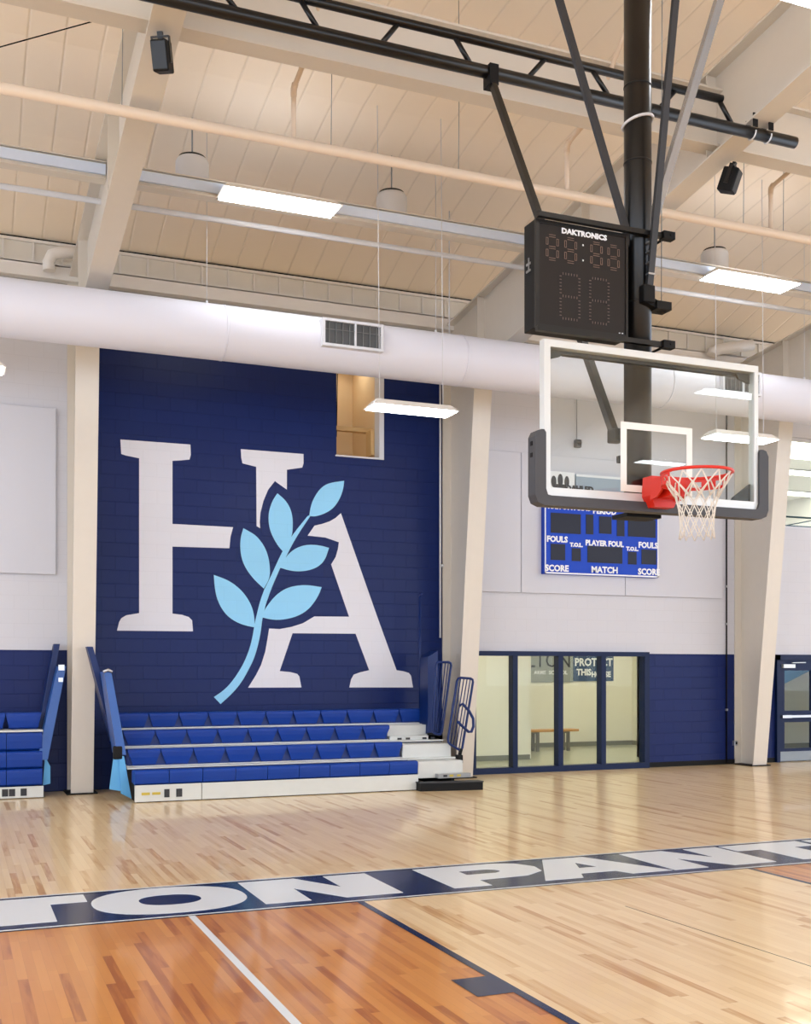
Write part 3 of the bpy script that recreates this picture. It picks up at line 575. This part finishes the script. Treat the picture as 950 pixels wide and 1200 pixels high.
for x, y in [(-3.6, 13.3), (-10.9, 13.3), (18.4, 13.3), (25.8, 13.3)]+[(x, 7.45) for x in (-8, -.7, 14, 21.3, 28)]+[(x, 1.0) for x in (-8, -.7, 6.65, 14, 21.3)]+[(x, -5.5) for x in (-7, .3, 7.65, 15.2, 22.5)]+[(x, -12.6) for x in (-3.5, 3.8, 11.15, 18.5, 25.8)]:
    long_light(x, y, 7.6, 1.5, .42, OUT, 'long ceiling lights out of view', 8.2 if y < 12 else 0)
G2 = 'low lights hanging along the wall'
long_light(-.05, 12.95, 5.08, 1.12, .34, 'low hanging light just inside the left edge of the photo', G2, 7.0)
long_light(5.43, 13.0, 5.09, 1.12, .36, 'low hanging light in front of the opening in the mural', G2, 8.9)
long_light(10.5, 12.85, 5.10, 1.08, .34, 'low hanging light seen past the right edge of the backboard', G2, 8.9)
for x in (15.9, 21.3, -5.5): long_light(x, 12.9, 5.08, 1.12, .34, 'low hanging light outside the view', 'low hanging lights out of view', 8.9)

for k, (x, y, z, rz) in enumerate(((1.71, 9.72, 6.90, -.5), (7.79, 9.78, 6.88, .6))):
    t = thing('loudspeaker', ['small black loudspeaker hung on the left cream frame', 'small black loudspeaker hung on the middle cream frame'][k], 'speaker', (x, y, z), 'loudspeakers under the frames')
    R_ = Matrix.Translation((x, y, z+.1)) @ Matrix.Rotation(rz, 4, 'Z') @ Matrix.Rotation(.35, 4, 'X') @ Matrix.Scale(.76, 4)
    b_ = MB().box((-.095, -.12, 0), (.095, .11, .33), .02); bmesh.ops.transform(b_.bm, matrix=R_, verts=b_.bm.verts[:]); b_.build('cabinet', M['blackm'], t)
    b_ = MB().box((-.085, -.13, .02), (.085, -.12, .31), .004); bmesh.ops.transform(b_.bm, matrix=R_, verts=b_.bm.verts[:]); b_.build('grille', M['black'], t)
    b_ = MB().box((-.03, -.02, .34), (.03, .03, .42)).box((-.107, -.03, .1), (-.096, .03, .37)).box((.096, -.03, .1), (.107, .03, .37)).box((-.107, -.03, .36), (.107, .03, .375)); bmesh.ops.transform(b_.bm, matrix=R_, verts=b_.bm.verts[:]); b_.build('bracket', M['black'], t)
tag(MB().tube([(1.27, 16.42, 7.45), (1.26, 16.42, 7.56), (1.31, 16.42, 7.68), (1.42, 16.42, 7.73), (1.68, 16.42, 7.77)], .085, 16).build('drain_pipe', M['purlin']), 'short white elbow pipe at the eave left of the left frame', 'pipe')
tag(MB().tube([(12.78, 16.42, 7.50), (12.80, 16.42, 7.56), (12.95, 16.42, 7.62), (13.3, 16.42, 7.70), (13.68, 16.42, 7.78)], .10, 16).build('drain_pipe', M['purlin']), 'white pipe at the eave running into the right frame', 'pipe')
tag(MB().tube([(6.83, 14.9, 6.5), (6.83, 14.9, 8.6)], .01, 6).tube([(6.83, 14.9, 6.49), (6.83, 14.9, 6.53)], .03, 8).build('pull_cord', M['white']), 'white cord hanging beside the middle frame above the duct', 'cord')

# ------------------------------------------------------------------ black lattice girder carrying the basket
TY, TZ, TT = 9.12, 7.295, 7.565
t = thing('lattice_girder', 'black pipe lattice girder running under the roof behind the mast', 'girder', (4.5, TY, TZ))
MB().tube([(-1.5, TY, TZ), (8.16, TY, TZ)], .058, 18).build('bottom_chord', M['black'], t)
MB().tube([(1.95, TY, TT), (7.22, TY, TT)], .041, 14).build('top_chord', M['black'], t)
dx = [2.0, 2.245]+[v*.981 for v in (2.811, 3.015, 3.557, 3.765, 4.304, 4.507, 5.059, 5.292, 5.788, 6.024, 6.558, 6.806, 7.316, 7.522)]
top = [1, 0, 1, 0, 0, 1, 1, 0, 0, 1, 1, 0, 0, 1, 1, 0]
for i in range(0, len(dx), 2):
    a, b = dx[i], dx[i+1]
    MB().tube([(a, TY, TT if top[i] else TZ), (b, TY, TT if top[i+1] else TZ)], .024, 8).build('diagonal', M['black'], t)
for x in (7.60, 7.80):
    MB().box((x-.03, TY-.06, TZ+.04), (x+.03, TY-.05, rb(TY)+.07)).box((x-.03, TY+.05, TZ+.04), (x+.03, TY+.06, rb(TY)+.03)).build('clamp', M['blackm'], t)
    MB().tube([(x, TY+.066*math.cos(q), TZ+.066*math.sin(q)) for q in [math.pi+math.pi*k/10 for k in range(11)]], .008, 6).build('clamp_strap', M['white'], t)
MB().box((1.62, TY-.06, TZ+.04), (1.78, TY+.06, rb(TY)+.01)).build('clamp', M['blackm'], t)
# ------------------------------------------------------------------ basket
hoop = thing('basketball_hoop', 'glass backboard with orange rim hanging on a black ceiling mast', 'basketball hoop', (4.733, 6.95, 2.93))
MX, MY = 4.733, 6.95
m1 = lab(MB().tube([(MX, MY, 2.93), (MX, MY, 8.0)], .102, 32).build('mast', M['black'], hoop), 'thick black mast')
MB().box((MX-.16, MY-.10, 2.90), (MX+.14, MY+.10, 2.93)).build('mast_cap', M['blackm'], m1)
for z in (3.05, 4.5, 5.55, 6.12): MB().tube([(MX, MY, z), (MX, MY, z+.012)], .105, 32).build('collar', M['black'], m1)
MB().tube([(MX+.112*math.cos(q), MY+.112*math.sin(q), 5.86+.03*math.cos(q+.6)) for q in [2*math.pi*k/24 for k in range(24)]], .011, 8, closed=True).build('tie_strap', M['white'], m1)
MB().bar((4.66, 6.93, 4.92), (3.60, 6.95, 7.9), .055, .03, (0, 1, 0)).build('brace', M['darkgrey'], hoop)
lab(MB().bar((4.80, 6.93, 4.98), (5.80, 6.95, 7.9), .06, .06, (0, 1, 0)).build('brace', M['brace'], hoop), 'brace with caught light put into its paler metal')  # paler metal than the other braces stands in for light falling on it
MB().bar((4.745, 6.82, 4.60), (4.80, 6.36, 7.9), .05, .03, (0, 1, 0)).build('brace', M['darkgrey'], hoop)
MB().bar((4.605, TY, 7.24), (4.627, 7.10, 3.56), .055, .055, (0, 1, 0)).build('folding_brace', M['black'], hoop)
MB().box((4.56, TY-.07, 7.16), (4.65, TY+.07, 7.35)).build('brace_clamp', M['blackm'], hoop)
MB().box((4.585, 7.03, 3.49), (4.68, 7.14, 3.59), .01).build('brace_hinge', M['blackm'], hoop)
MB().box((4.56, 6.93, 3.31), (4.64, 6.97, 3.36)).build('mast_lug', M['blackm'], hoop)
sb_ = MB().box((MX-.06, MY-.17, 4.47), (MX+.04, MY-.1, 4.60), .01).bar((4.70, 6.82, 4.50), (4.90, 6.86, 4.46), .05, .06).box((4.80, 6.80, 4.44), (4.93, 6.92, 4.50)); sb_.build('latch', M['blackm'], hoop)
for q, z in enumerate((4.68, 4.76, 4.84, 4.91)): MB().box((4.72, 6.79, z), (4.78, 6.83, z+.012)).build('bolt', M['chrome'], hoop)
MB().tube([(4.88, 6.86, 4.50), (4.89, 6.86, 7.8)], .0035, 5).build('pull_wire', M['grey'], hoop)
tag(MB().tube([(1.72, 6.95, 8.06), (7.68, 6.95, 8.06)], .06, 12).build('support_pipe', M['black']), 'black pipe under the roof above the photo that carries the mast', 'pipe')
# backboard
X0, X1, Z0, Z1, BY = 3.795, 5.645, 2.985, 4.075, 6.71
fr = MB(); fw = .05
fr.box((X0, BY-.01, Z0), (X1, BY+.055, Z0+.06)).box((X0, BY-.01, Z1-fw), (X1, BY+.055, Z1)).box((X0, BY-.01, Z0+.06), (X0+fw, BY+.055, Z1-fw)).box((X1-fw*.75, BY-.01, Z0+.06), (X1, BY+.055, Z1-fw))
fr.build('backboard_frame', M['alu'], hoop)
MB().box((X0+.03, BY+.004, Z0+.03), (X1-.03, BY+.014, Z1-.03)).build('backboard_glass', M['glass'], hoop)
MB().box((X0+.04, BY+.056, Z1-.075), (X1-.04, BY+.09, Z1-.03)).build('back_rail', M['darkgrey'], hoop)
for a, s_ in ((X0+.05, 1), (X1-.05, -1)):
    MB().prism([(a, Z1-.06), (a+s_*.12, Z1-.06), (a+s_*.10, Z1-.10), (a, Z1-.13)], 'y', BY+.03, BY+.05).build('corner_plate', M['darkgrey'], hoop)
MB().prism([(X1-.045, Z0+.06), (X1-.22, Z0+.06), (X1-.20, Z0+.09), (X1-.045, Z0+.20)], 'y', BY+.03, BY+.05).build('corner_plate', M['darkgrey'], hoop)
ts = MB(); a, b, c, d, q = 4.425, 5.045, 3.055, 3.555, .05
ts.box((a, BY-.002, c), (b, BY+.002, c+q)).box((a, BY-.002, d-q), (b, BY+.002, d)).box((a, BY-.002, c+q), (a+q, BY+.002, d-q)).box((b-q, BY-.002, c+q), (b, BY+.002, d-q))
ts.build('target_square', M['target'], hoop)
# padding: rounded U along the lower edge
pp = MB(); px0, px1, pz, pt = 3.715, 5.725, 2.915, 3.44
outline = [(px0, pt-.05), (px0+.02, pt-.01), (px0+.05, pt), (px0+.07, pt), (px0+.085, pt-.02), (px0+.085, 3.03), (px0+.10, 2.99), (px0+.13, 2.985), (px1-.13, 2.985), (px1-.10, 2.99), (px1-.085, 3.03), (px1-.085, pt-.02), (px1-.07, pt), (px1-.05, pt), (px1-.02, pt-.01), (px1, pt-.05), (px1, pz+.07), (px1-.02, pz+.02), (px1-.07, pz), (px0+.07, pz), (px0+.02, pz+.02), (px0, pz+.07)]
pp.prism(outline, 'y', BY-.03, BY+.075); pp.build('padding', M['pad'], hoop)
for z in (3.25, 3.33): MB().box((px0-.004, BY+.01, z), (px0+.002, BY+.04, z+.03)).build('padding_clip', M['blackm'], hoop)
MB().box((4.3, BY+.04, 2.95), (5.15, MY-.08, 3.05)).box((4.0, BY+.06, 4.0), (5.4, BY+.10, 4.04)).build('mounting_arm', M['darkgrey'], hoop)
# rim
RX, RY, RZ, RR = 4.72, 6.225, 3.125, .238
rim = MB().tube([(RX+RR*math.cos(q), RY+RR*math.sin(q), RZ) for q in [2*math.pi*k/56 for k in range(56)]], .011, 12, closed=True)
rim.build('rim', M['rim'], hoop)
bk = MB()
bk.prism([(4.61, 3.16), (4.83, 3.16), (4.84, 3.02), (4.80, 2.94), (4.64, 2.94), (4.60, 3.02)], 'y', BY-.115, BY-.005)
bk.prism([(4.65, 3.13), (4.79, 3.13), (4.78, 3.0), (4.66, 3.0)], 'y', RY+RR-.02, BY-.10)
bk.prism([(6.60, 3.135), (6.60, 2.98), (6.52, 3.0), (6.44, 3.06), (6.44, 3.135)], 'x', 4.60, 4.615).prism([(6.60, 3.135), (6.60, 2.98), (6.52, 3.0), (6.44, 3.06), (6.44, 3.135)], 'x', 4.825, 4.84)
bk.build('rim_bracket', M['rim'], hoop)
# support band under the board side of the ring, pierced by slots
bd = MB(); n = 40
for k in range(n):
    q0 = -.05*math.pi+1.1*math.pi*k/n; q1 = -.05*math.pi+1.1*math.pi*(k+1)/n
    hb = .085*min(1, 4*math.sin(math.pi*(k+.5)/n)); hole = (k % 8) in (3, 4, 5) and hb > .05
    def pt_(q, r, z): return (RX+r*math.cos(q), RY+r*math.sin(q), z)
    def seg_(za, zb): bd.hexa([pt_(q0, RR-.003, za), pt_(q1, RR-.003, za), pt_(q1, RR-.003, zb), pt_(q0, RR-.003, zb)], [pt_(q0, RR+.003, za), pt_(q1, RR+.003, za), pt_(q1, RR+.003, zb), pt_(q0, RR+.003, zb)])
    if hole: seg_(RZ-hb, RZ-hb+.022); seg_(RZ-.025, RZ)
    else: seg_(RZ-hb, RZ)
bd.build('support_band', M['rim'], hoop)
# net: 12 cords crossing left and right
def nr(h):
    ks = [(0, .236), (.05, .215), (.12, .16), (.18, .135), (.26, .118), (.36, .112), (.46, .122)]
    for (a, ra), (b, rb_) in zip(ks, ks[1:]):
        if h <= b: return ra+(rb_-ra)*(h-a)/(b-a)
    return ks[-1][1]
nt1, nt2 = MB(), MB(); levels = [0, .08, .16, .23, .30, .37, .44]
for k in range(12):
    for s_ in (1, -1):
        P1 = []; P2 = []
        for j, h in enumerate(levels):
            q = 2*math.pi*(k+s_*j*.5)/12
            p = (RX+nr(h)*math.cos(q), RY+nr(h)*math.sin(q), RZ-.012-h)
            if j <= 2: P1.append(p)
            if j >= 2: P2.append(p)
        def sub(P): return P
        nt1.tube(P1, .0055, 6); nt2.tube(P2, .0036, 5)
nt1.build('net_top', M['net'], hoop)
lab(nt2.build('net', M['net'], hoop), 'thin cord diamond mesh hanging below the rim')

# ------------------------------------------------------------------ scoring clock on the mast
t = thing('shot_clock', 'black square digital clock hung on the left side of the mast above the backboard', 'shot clock', (4.19, 6.93, 4.19))
cx0, cx1, cz0, cz1, cy = 3.805, 4.575, 4.195, 4.965, 6.85
MB().box((cx0, cy+.004, cz0), (cx1, cy+.16, cz1), .006).build('case', M['blackm'], t)
MB().box((cx0, cy-.012, cz1-.025), (cx1, cy+.01, cz1)).box((cx0, cy-.012, cz0), (cx1, cy+.01, cz0+.03)).box((cx0, cy-.012, cz0+.03), (cx0+.03, cy+.01, cz1-.025)).box((cx1-.02, cy-.012, cz0+.03), (cx1, cy+.01, cz1-.025)).build('bezel', M['black'], t)
lab(MB().box((cx0+.025, cy-.004, cz0+.025), (cx1-.015, cy+.004, cz1-.02)).build('screen', M['screen'], t), 'dark brown unlit screen')
cfn = lambda x0, z0: (lambda u, v, d: (x0+u, cy-.008-d, z0+v))
MB().text('DAKTRONICS', .052, cfn(cx0+.40, cz1-.072), bold=.0022, sx=1.15).text('- -', .04, cfn(cx1-.06, cz0+.03), bold=.001).build('lettering', M['wtext'], t)
def seg7(mb, x, z, w, h, th, dots=0):
    s = [((x+th, z), (x+w-th, z)), ((x+th, z+h/2), (x+w-th, z+h/2)), ((x+th, z+h), (x+w-th, z+h)), ((x, z+th), (x, z+h/2-th)), ((x, z+h/2+th), (x, z+h-th)), ((x+w, z+th), (x+w, z+h/2-th)), ((x+w, z+h/2+th), (x+w, z+h-th))]
    for (a, b), (c, d) in s:
        if dots:
            for k in range(6):
                u, v = a+(c-a)*k/5, b+(d-b)*k/5
                if a == c: mb.box((u-.008, cy-.008, v-.0025), (u+.008, cy-.005, v+.0025))
                else: mb.box((u-.0025, cy-.008, v-.008), (u+.0025, cy-.005, v+.008))
        else:
            def ln(o, r): mb.bar((a, cy-.007, b), (c, cy-.007, d), r, r)
            if a == c: mb.box((a-.009, cy-.008, b), (a-.006, cy-.005, d)); mb.box((a+.006, cy-.008, b), (a+.009, cy-.005, d)); mb.box((a-.009, cy-.008, b), (a+.009, cy-.005, b+.003)); mb.box((a-.009, cy-.008, d-.003), (a+.009, cy-.005, d))
            else: mb.box((a, cy-.008, b-.009), (c, cy-.005, b-.006)); mb.box((a, cy-.008, b+.006), (c, cy-.005, b+.009))
for u in (.095, .245, .46, .605):
    g_ = MB(); seg7(g_, cx0+u, cz1-.27, .085, .165, .016); g_.build('digit', M['seg'], t)
g_ = MB(); [g_.box((cx0+.385, cy-.008, cz1-z), (cx0+.395, cy-.005, cz1-z+.012)) for z in (.14, .25)]; g_.build('colon', M['wtext'], t)
for u in (.205, .45):
    g_ = MB(); seg7(g_, cx0+u, cz1-.68, .155, .32, .02, 1); g_.build('digit', M['segd'], t)
MB().box((cx0, cy-.06, cz1), (4.93, cy-.02, cz1+.035)).build('mounting_bar', M['black'], t)
MB().box((cx0-.01, cy-.06, cz0-.035), (4.95, cy-.02, cz0)).build('mounting_bar', M['black'], t)
for z in (cz1+.0, cz0-.035):
    MB().box((4.84, cy-.08, z-.01), (4.94, cy-.02, z+.045)).box((4.84, cy+.20, z-.01), (4.94, cy+.24, z+.045)).tube([(4.90, cy-.09, z+.02), (4.90, cy+.26, z+.02)], .01, 8).build('clamp', M['blackm'], t)
MB().box((cx0-.006, cy+.06, cz1-.30), (cx0, cy+.12, cz1-.285)).box((cx0-.006, cy+.06, cz1-.35), (cx0, cy+.12, cz1-.335)).box((cx0-.006, cy+.08, cz1-.35), (cx0, cy+.09, cz1-.25)).build('side_latch', M['chrome'], t)

# ------------------------------------------------------------------ wall scoreboard and signs
t = thing('scoreboard', 'bright blue scoreboard on the white wall below the backboard', 'scoreboard', (10.57, 16.65, 3.42))
MB().box((9.395, 16.60, 3.42), (11.742, 16.69, 4.80)).build('case', M['sb'], t)
MB().box((9.41, 16.588, 3.425), (11.742, 16.60, 3.45)).box((9.41, 16.588, 3.425), (9.43, 16.60, 4.79)).box((11.722, 16.588, 3.425), (11.742, 16.60, 4.79)).box((9.41, 16.588, 4.77), (11.742, 16.60, 4.79)).build('border', M['wtext'], t)
def S_(cx, cy_): return (9.395+(cx-105)/785*2.347, 3.42+(775+(cx-105)*.035-cy_)/392)
for (a, b, c, d) in ((150, 362, 350, 505), (385, 368, 435, 505), (475, 378, 560, 500), (597, 400, 650, 515), (675, 390, 870, 520), (150, 572, 245, 685), (290, 600, 350, 690), (395, 583, 635, 705), (675, 620, 735, 710), (770, 602, 875, 710)):
    x0, z1_ = S_(a, b); x1, z0_ = S_(c, d)
    MB().box((x0, 16.592, z0_), (x1, 16.60, z1_)).build('display', M['sbd'], t)
sf = lambda x0, z0: (lambda u, v, d: (x0+u, 16.592-d, z0+v))
for s_, a, b, h, sx in (('FOULS', 192, 560, .14, 1.0), ('FOULS', 816, 592, .14, 1.0), ('PLAYER FOUL', 512, 583, .13, .98), ('T.O.L.', 320, 590, .09, 1.1), ('T.O.L.', 705, 612, .09, 1.1), ('SCORE', 190, 758, .15, 1.0), ('SCORE', 822, 780, .15, 1.0), ('MATCH', 512, 768, .15, 1.05), ('PERIOD', 512, 362, .14, 1.0), ('HOLTON ARMS', 262, 338, .13, 1.0), ('VISITORS', 790, 368, .13, 1.0)):
    x0, z0_ = S_(a, b); MB().text(s_, h, sf(x0, z0_), bold=.006, sx=sx).build('lettering', M['wtext'], t)
t = thing('sponsor_sign', 'white sign with grey shapes and black letters above the scoreboard', 'sign', (9.77, 16.65, 4.85))
MB().box((9.44, 16.62, 4.85), (10.02, 16.69, 5.20)).build('board', M['wtext'], t)
MB().prism(oval(9.60, 5.02, .05, .10, 2), 'y', 16.612, 16.62).prism(oval(9.73, 5.05, .05, .11, 2), 'y', 16.612, 16.62).prism(oval(9.86, 5.03, .045, .10, 2), 'y', 16.612, 16.62).prism([(9.62, 4.87), (9.84, 4.87), (9.88, 4.98), (9.60, 4.98)], 'y', 16.612, 16.62).build('picture', M['darkgrey'], t)
MB().text('DAHLED', .13, lambda u, v, d: (10.11+u, 16.60-d, 4.88+v), bold=.008, sx=1.1).build('lettering', M['btext'], t)
t = thing('sponsor_sign', 'long pale blue grey sign above the scoreboard behind the glass', 'sign', (10.8, 16.65, 4.85))
MB().box((10.05, 16.62, 4.85), (11.7, 16.69, 5.18)).build('board', M['ad'], t)
MB().box((10.05, 16.615, 5.14), (11.7, 16.62, 5.18)).build('top_edge', M['wtext'], t)

# ------------------------------------------------------------------ bleachers
def seat_module(x0, x1, y0, zt, h, taper, parent, dep=.32):
    prof_ = [(y0+.05, zt-h), (y0+.018, zt-h*.9), (y0+.004, zt-h*.5), (y0, zt-.05), (y0+.008, zt-.018), (y0+.03, zt-.003), (y0+.10, zt), (y0+dep-.03, zt-.02), (y0+dep, zt-.05), (y0+dep, zt-h+.02)]
    wt = [taper, taper*.95, taper*.45, taper*.05, 0, 0, 0, 0, 0, taper]
    m_ = MB(); g_ = .004
    A = [m_.bm.verts.new((x0+g_+q, y, z)) for (y, z), q in zip(prof_, wt)]; B = [m_.bm.verts.new((x1-g_-q, y, z)) for (y, z), q in zip(prof_, wt)]
    fs = [m_.bm.faces.new(A), m_.bm.faces.new(B[::-1])]
    for i in range(len(A)):
        f_ = m_.bm.faces.new((A[i], B[i], B[(i+1) % len(A)], A[(i+1) % len(A)])); fs.append(f_)
    m_._f(fs)
    return m_.build('seat', M['seat'], parent)
bl = thing('bleachers', 'four rows of blue seats on pale grey bleachers in front of the mural', 'bleachers', (4.6, 15.5, 0))
rows = [(14.87, .433, .2, 2.234, 6.317, 9, .0), (15.32, .685, .232, 2.205, 6.255, 9, .07), (15.78, .918, .222, 2.21, 6.23, 9, .07), (16.22, 1.147, .222, 2.20, 7.0, 11, .06)]
for r, (y0, zt, h, a, b, n, tp) in enumerate(rows):
    for k in range(n): seat_module(a+(b-a)*k/n, a+(b-a)*(k+1)/n, y0, zt, h, tp, bl)
    rz0 = [0, .46, .70, .93][r]
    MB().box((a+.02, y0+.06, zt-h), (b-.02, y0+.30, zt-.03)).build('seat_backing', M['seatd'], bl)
    if r:
        zd = zt-.243 if r == 1 else zt-.238
        MB().box((a-.02, rows[r-1][0]+.325, zd-.02), (7.07, y0+.40, zd)).build('deck_board', M['deck'], bl)
        MB().box((a, y0+.04, zd), (b, y0+.30, zt-h)).build('riser', M['deck'], bl)
MB().box((2.234, 14.87, .012), (3.12, 14.90, .232)).build('skirt', M['deck'], bl)
MB().box((3.13, 14.87, .012), (6.317, 14.90, .232)).build('skirt', M['deck'], bl)
MB().box((2.26, 14.90, 0), (6.3, 14.95, .2)).box((2.26, 15.0, 0), (2.32, 16.6, .4)).box((4.2, 15.0, 0), (4.26, 16.6, .4)).box((6.9, 15.0, 0), (6.96, 16.6, .4)).build('understructure', M['blackm'], bl)
for (x0, x1, c) in ((2.32, 2.43, 'yellow'), (2.46, 2.57, 'yellow'), (2.62, 2.69, 'darkgrey'), (2.78, 2.86, 'darkgrey')):
    MB().box((x0, 14.864, .10 if c == 'yellow' else .06), (x1, 14.871, .135 if c == 'yellow' else .17)).build('sticker', M[c], bl)
MB().box((6.325, 14.90, .17), (7.05, 15.30, .415), .006).box((6.26, 15.34, .41), (7.06, 15.74, .64), .006).box((6.235, 15.80, .66), (7.12, 16.18, .74)).box((6.235, 15.95, .74), (7.0, 16.2, .90)).build('aisle_step', M['deck'], bl)
MB().box((6.60, 14.78, .17), (7.13, 14.90, .235), .004).build('aisle_nosing', M['deckg'], bl)
for x in (6.68, 6.78, 6.90): MB().box((x, 14.774, .19), (x+.06, 14.781, .22)).build('sticker', M['yellow' if x > 6.7 else 'darkgrey'], bl)
for x in (6.36, 6.50, 6.78, 6.92): MB().box((x, 15.793, .685), (x+.07, 15.80, .715)).build('sticker', M['darkgrey'], bl)
t = thing('step_block', 'low black step block on the floor at the right end of the bleachers', 'step', (6.7, 14.7, 0))
MB().hexa([(6.28, 14.70, 0), (7.22, 14.56, 0), (7.22, 14.56, .115), (6.28, 14.70, .115)], [(6.28, 14.86, 0), (7.22, 14.76, 0), (7.22, 14.76, .115), (6.28, 14.86, .115)]).build('body', M['blackm'], t)
MB().hexa([(6.27, 14.695, .115), (7.23, 14.553, .115), (7.23, 14.553, .13), (6.27, 14.695, .13)], [(6.27, 14.865, .115), (7.23, 14.766, .115), (7.23, 14.766, .13), (6.27, 14.865, .13)]).build('tread', M['darkgrey'], t)
# railings at the aisle end
def rail_panel(p, y, label, nb=5):
    """p: top left, top right, bottom right, bottom left in (x, z)"""
    t = thing('aisle_railing', label, 'railing', ((p[2][0]+p[3][0])/2, y, p[3][1]), 'leaning aisle railings')
    P = [Vector((a, y, b)) for a, b in p]
    pts = []
    for i in range(4):
        c, pr, nx = P[i], P[i-1], P[(i+1) % 4]
        d0 = (pr-c).normalized()*.05; d1 = (nx-c).normalized()*.05
        pts += [c+d0, c+(d0+d1)*.3, c+d1]
    MB().tube(pts, .019, 10, closed=True).build('frame', M['rail'], t)
    for k in range(1, nb+1):
        f_ = k/(nb+1); MB().tube([P[0].lerp(P[1], f_), P[3].lerp(P[2], f_)], .009, 8).build('bar', M['rail'], t)
    return t
r1 = rail_panel([(6.86, 1.885), (7.12, 1.885), (6.95, .76), (6.80, .80)], 15.45, 'leaning blue barred railing nearer the mural, taller of the two', 4)
r2 = rail_panel([(7.13, 1.65), (7.40, 1.63), (7.20, .52), (6.96, .66)], 15.25, 'leaning blue barred railing farther from the mural, with a loop handle', 4)
MB().tube([(7.14, 15.2, 1.22), (7.19, 15.2, 1.25), (7.30, 15.2, 1.14), (7.37, 15.2, 1.02), (7.375, 15.2, .90), (7.34, 15.2, .82), (7.29, 15.2, .82), (7.16, 15.2, .93), (7.11, 15.2, .98)], .022, 10).build('handle', M['rail'], r2)
MB().box((7.11, 15.2, .34), (7.2, 15.3, .47), .01).tube([(7.16, 15.25, .45), (7.19, 15.25, .56)], .03, 8).build('foot_clamp', M['blackm'], r2)
t = thing('end_panel', 'upright blue board at the right end of the bleachers beside the railings', 'bleacher panel', (7.0, 16.0, .75))
MB().hexa([(6.90, 15.85, .76), (7.08, 15.85, .76), (7.08, 16.2, .76), (6.90, 16.2, .76)], [(6.94, 15.95, 1.97), (7.11, 15.95, 2.07), (7.11, 16.25, 2.07), (6.94, 16.25, 1.97)]).build('board', M['rail'], t)
MB().box((6.88, 15.80, .66), (7.12, 15.84, .78)).build('foot', M['blackm'], t)
tag(MB().tube([(6.96, 16.3, .9), (6.95, 16.3, 2.95)], .02, 8).tube([(6.95, 16.3, 2.94), (6.97, 16.3, 3.0), (7.0, 16.3, 3.0)], .018, 8).build('corner_post', M['rail']), 'slim tall navy post at the right end of the bleachers', 'post')
# padded end panels either side of the left frame
def lean(p0, p1, w, d, y, name, label, m_):
    """slab from (x, z) p0 at the bottom to p1 at the top"""
    a, b = p0, p1
    return MB().hexa([(a[0]-w, y, a[1]), (a[0], y, a[1]), (a[0], y+d, a[1]), (a[0]-w, y+d, a[1])], [(b[0]-w*.8, y+.05, b[1]), (b[0], y+.05, b[1]), (b[0], y+d, b[1]), (b[0]-w*.8, y+d, b[1])]).build(name, m_, label)
t = thing('end_panel', 'pair of blue panels leaning right of the left frame at the main bleachers', 'bleacher panel', (2.1, 15.3, 0))
lean((2.17, .62), (1.98, 1.74), .12, .5, 15.2, 'front_board', t, M['panelb'])
lean((2.17, .75), (1.80, 2.09), .10, .4, 15.75, 'rear_board', t, M['rail'])
MB().tube([(1.87, 15.2, 1.74), (1.93, 15.2, 1.77), (1.985, 15.2, 1.74)], .02, 8).build('top_bracket', M['chrome'], t)
lab(MB().hexa([(2.10, 15.2, .10), (2.24, 15.2, .02), (2.24, 15.23, .02), (2.10, 15.23, .10)], [(2.07, 15.2, .62), (2.14, 15.2, .60), (2.14, 15.23, .60), (2.07, 15.23, .62)]).hexa([(1.95, 15.22, .16), (2.10, 15.22, .13), (2.10, 15.25, .13), (1.95, 15.25, .16)], [(2.02, 15.22, .70), (2.09, 15.22, .64), (2.09, 15.25, .64), (2.02, 15.25, .70)]).build('curtain', M['curtain'], t), 'pale blue cloth end hanging low')
MB().box((2.0, 15.19, .56), (2.12, 15.28, .74), .02).build('latch', M['blackm'], t)
t = thing('end_panel', 'pair of blue panels leaning left of the left frame at the folded bleachers', 'bleacher panel', (1.3, 16.1, 0))
lean((1.22, .52), (1.47, 1.82), .14, .35, 16.02, 'front_board', t, M['panelb'])
lean((1.20, .80), (1.42, 2.14), .10, .25, 16.42, 'rear_board', t, M['rail'])
MB().box((1.36, 16.0, 1.76), (1.44, 16.03, 1.84)).box((1.36, 16.0, 1.60), (1.42, 16.03, 1.66)).build('top_bracket', M['chrome'], t)
lab(MB().hexa([(1.16, 16.1, .16), (1.26, 16.1, .18), (1.26, 16.13, .18), (1.16, 16.13, .16)], [(1.19, 16.1, .56), (1.26, 16.1, .42), (1.26, 16.13, .42), (1.19, 16.13, .56)]).build('curtain', M['curtain'], t), 'pale blue cloth end hanging low')
# folded bleachers at the left edge
bl = thing('bleachers', 'folded stack of blue bleacher seats at the left edge of the photo', 'bleachers', (-1, 16.3, 0))
for r, (y0, z0_, z1_) in enumerate(((16.0, .168, .405), (16.0, .412, .652), (16.0, .660, .915), (16.2, .945, 1.175))):
    for k in range(9): seat_module(1.15-.472*(k+1), 1.15-.472*k, y0, z1_, z1_-z0_, 0 if r < 3 else .04, bl, .3)
MB().box((-3.1, 15.985, .915), (1.155, 16.5, .94)).build('deck_board', M['deck'], bl)
MB().box((-3.1, 15.965, .012), (1.16, 16.0, .165)).build('skirt', M['deck'], bl)
MB().box((-3.1, 16.2, 0), (1.14, 16.70, .9)).build('understructure', M['blackm'], bl)
for x in (.62, .71, .86): MB().box((x, 15.958, .04), (x+.08, 15.966, .14)).build('sticker', M['darkgrey'], bl)
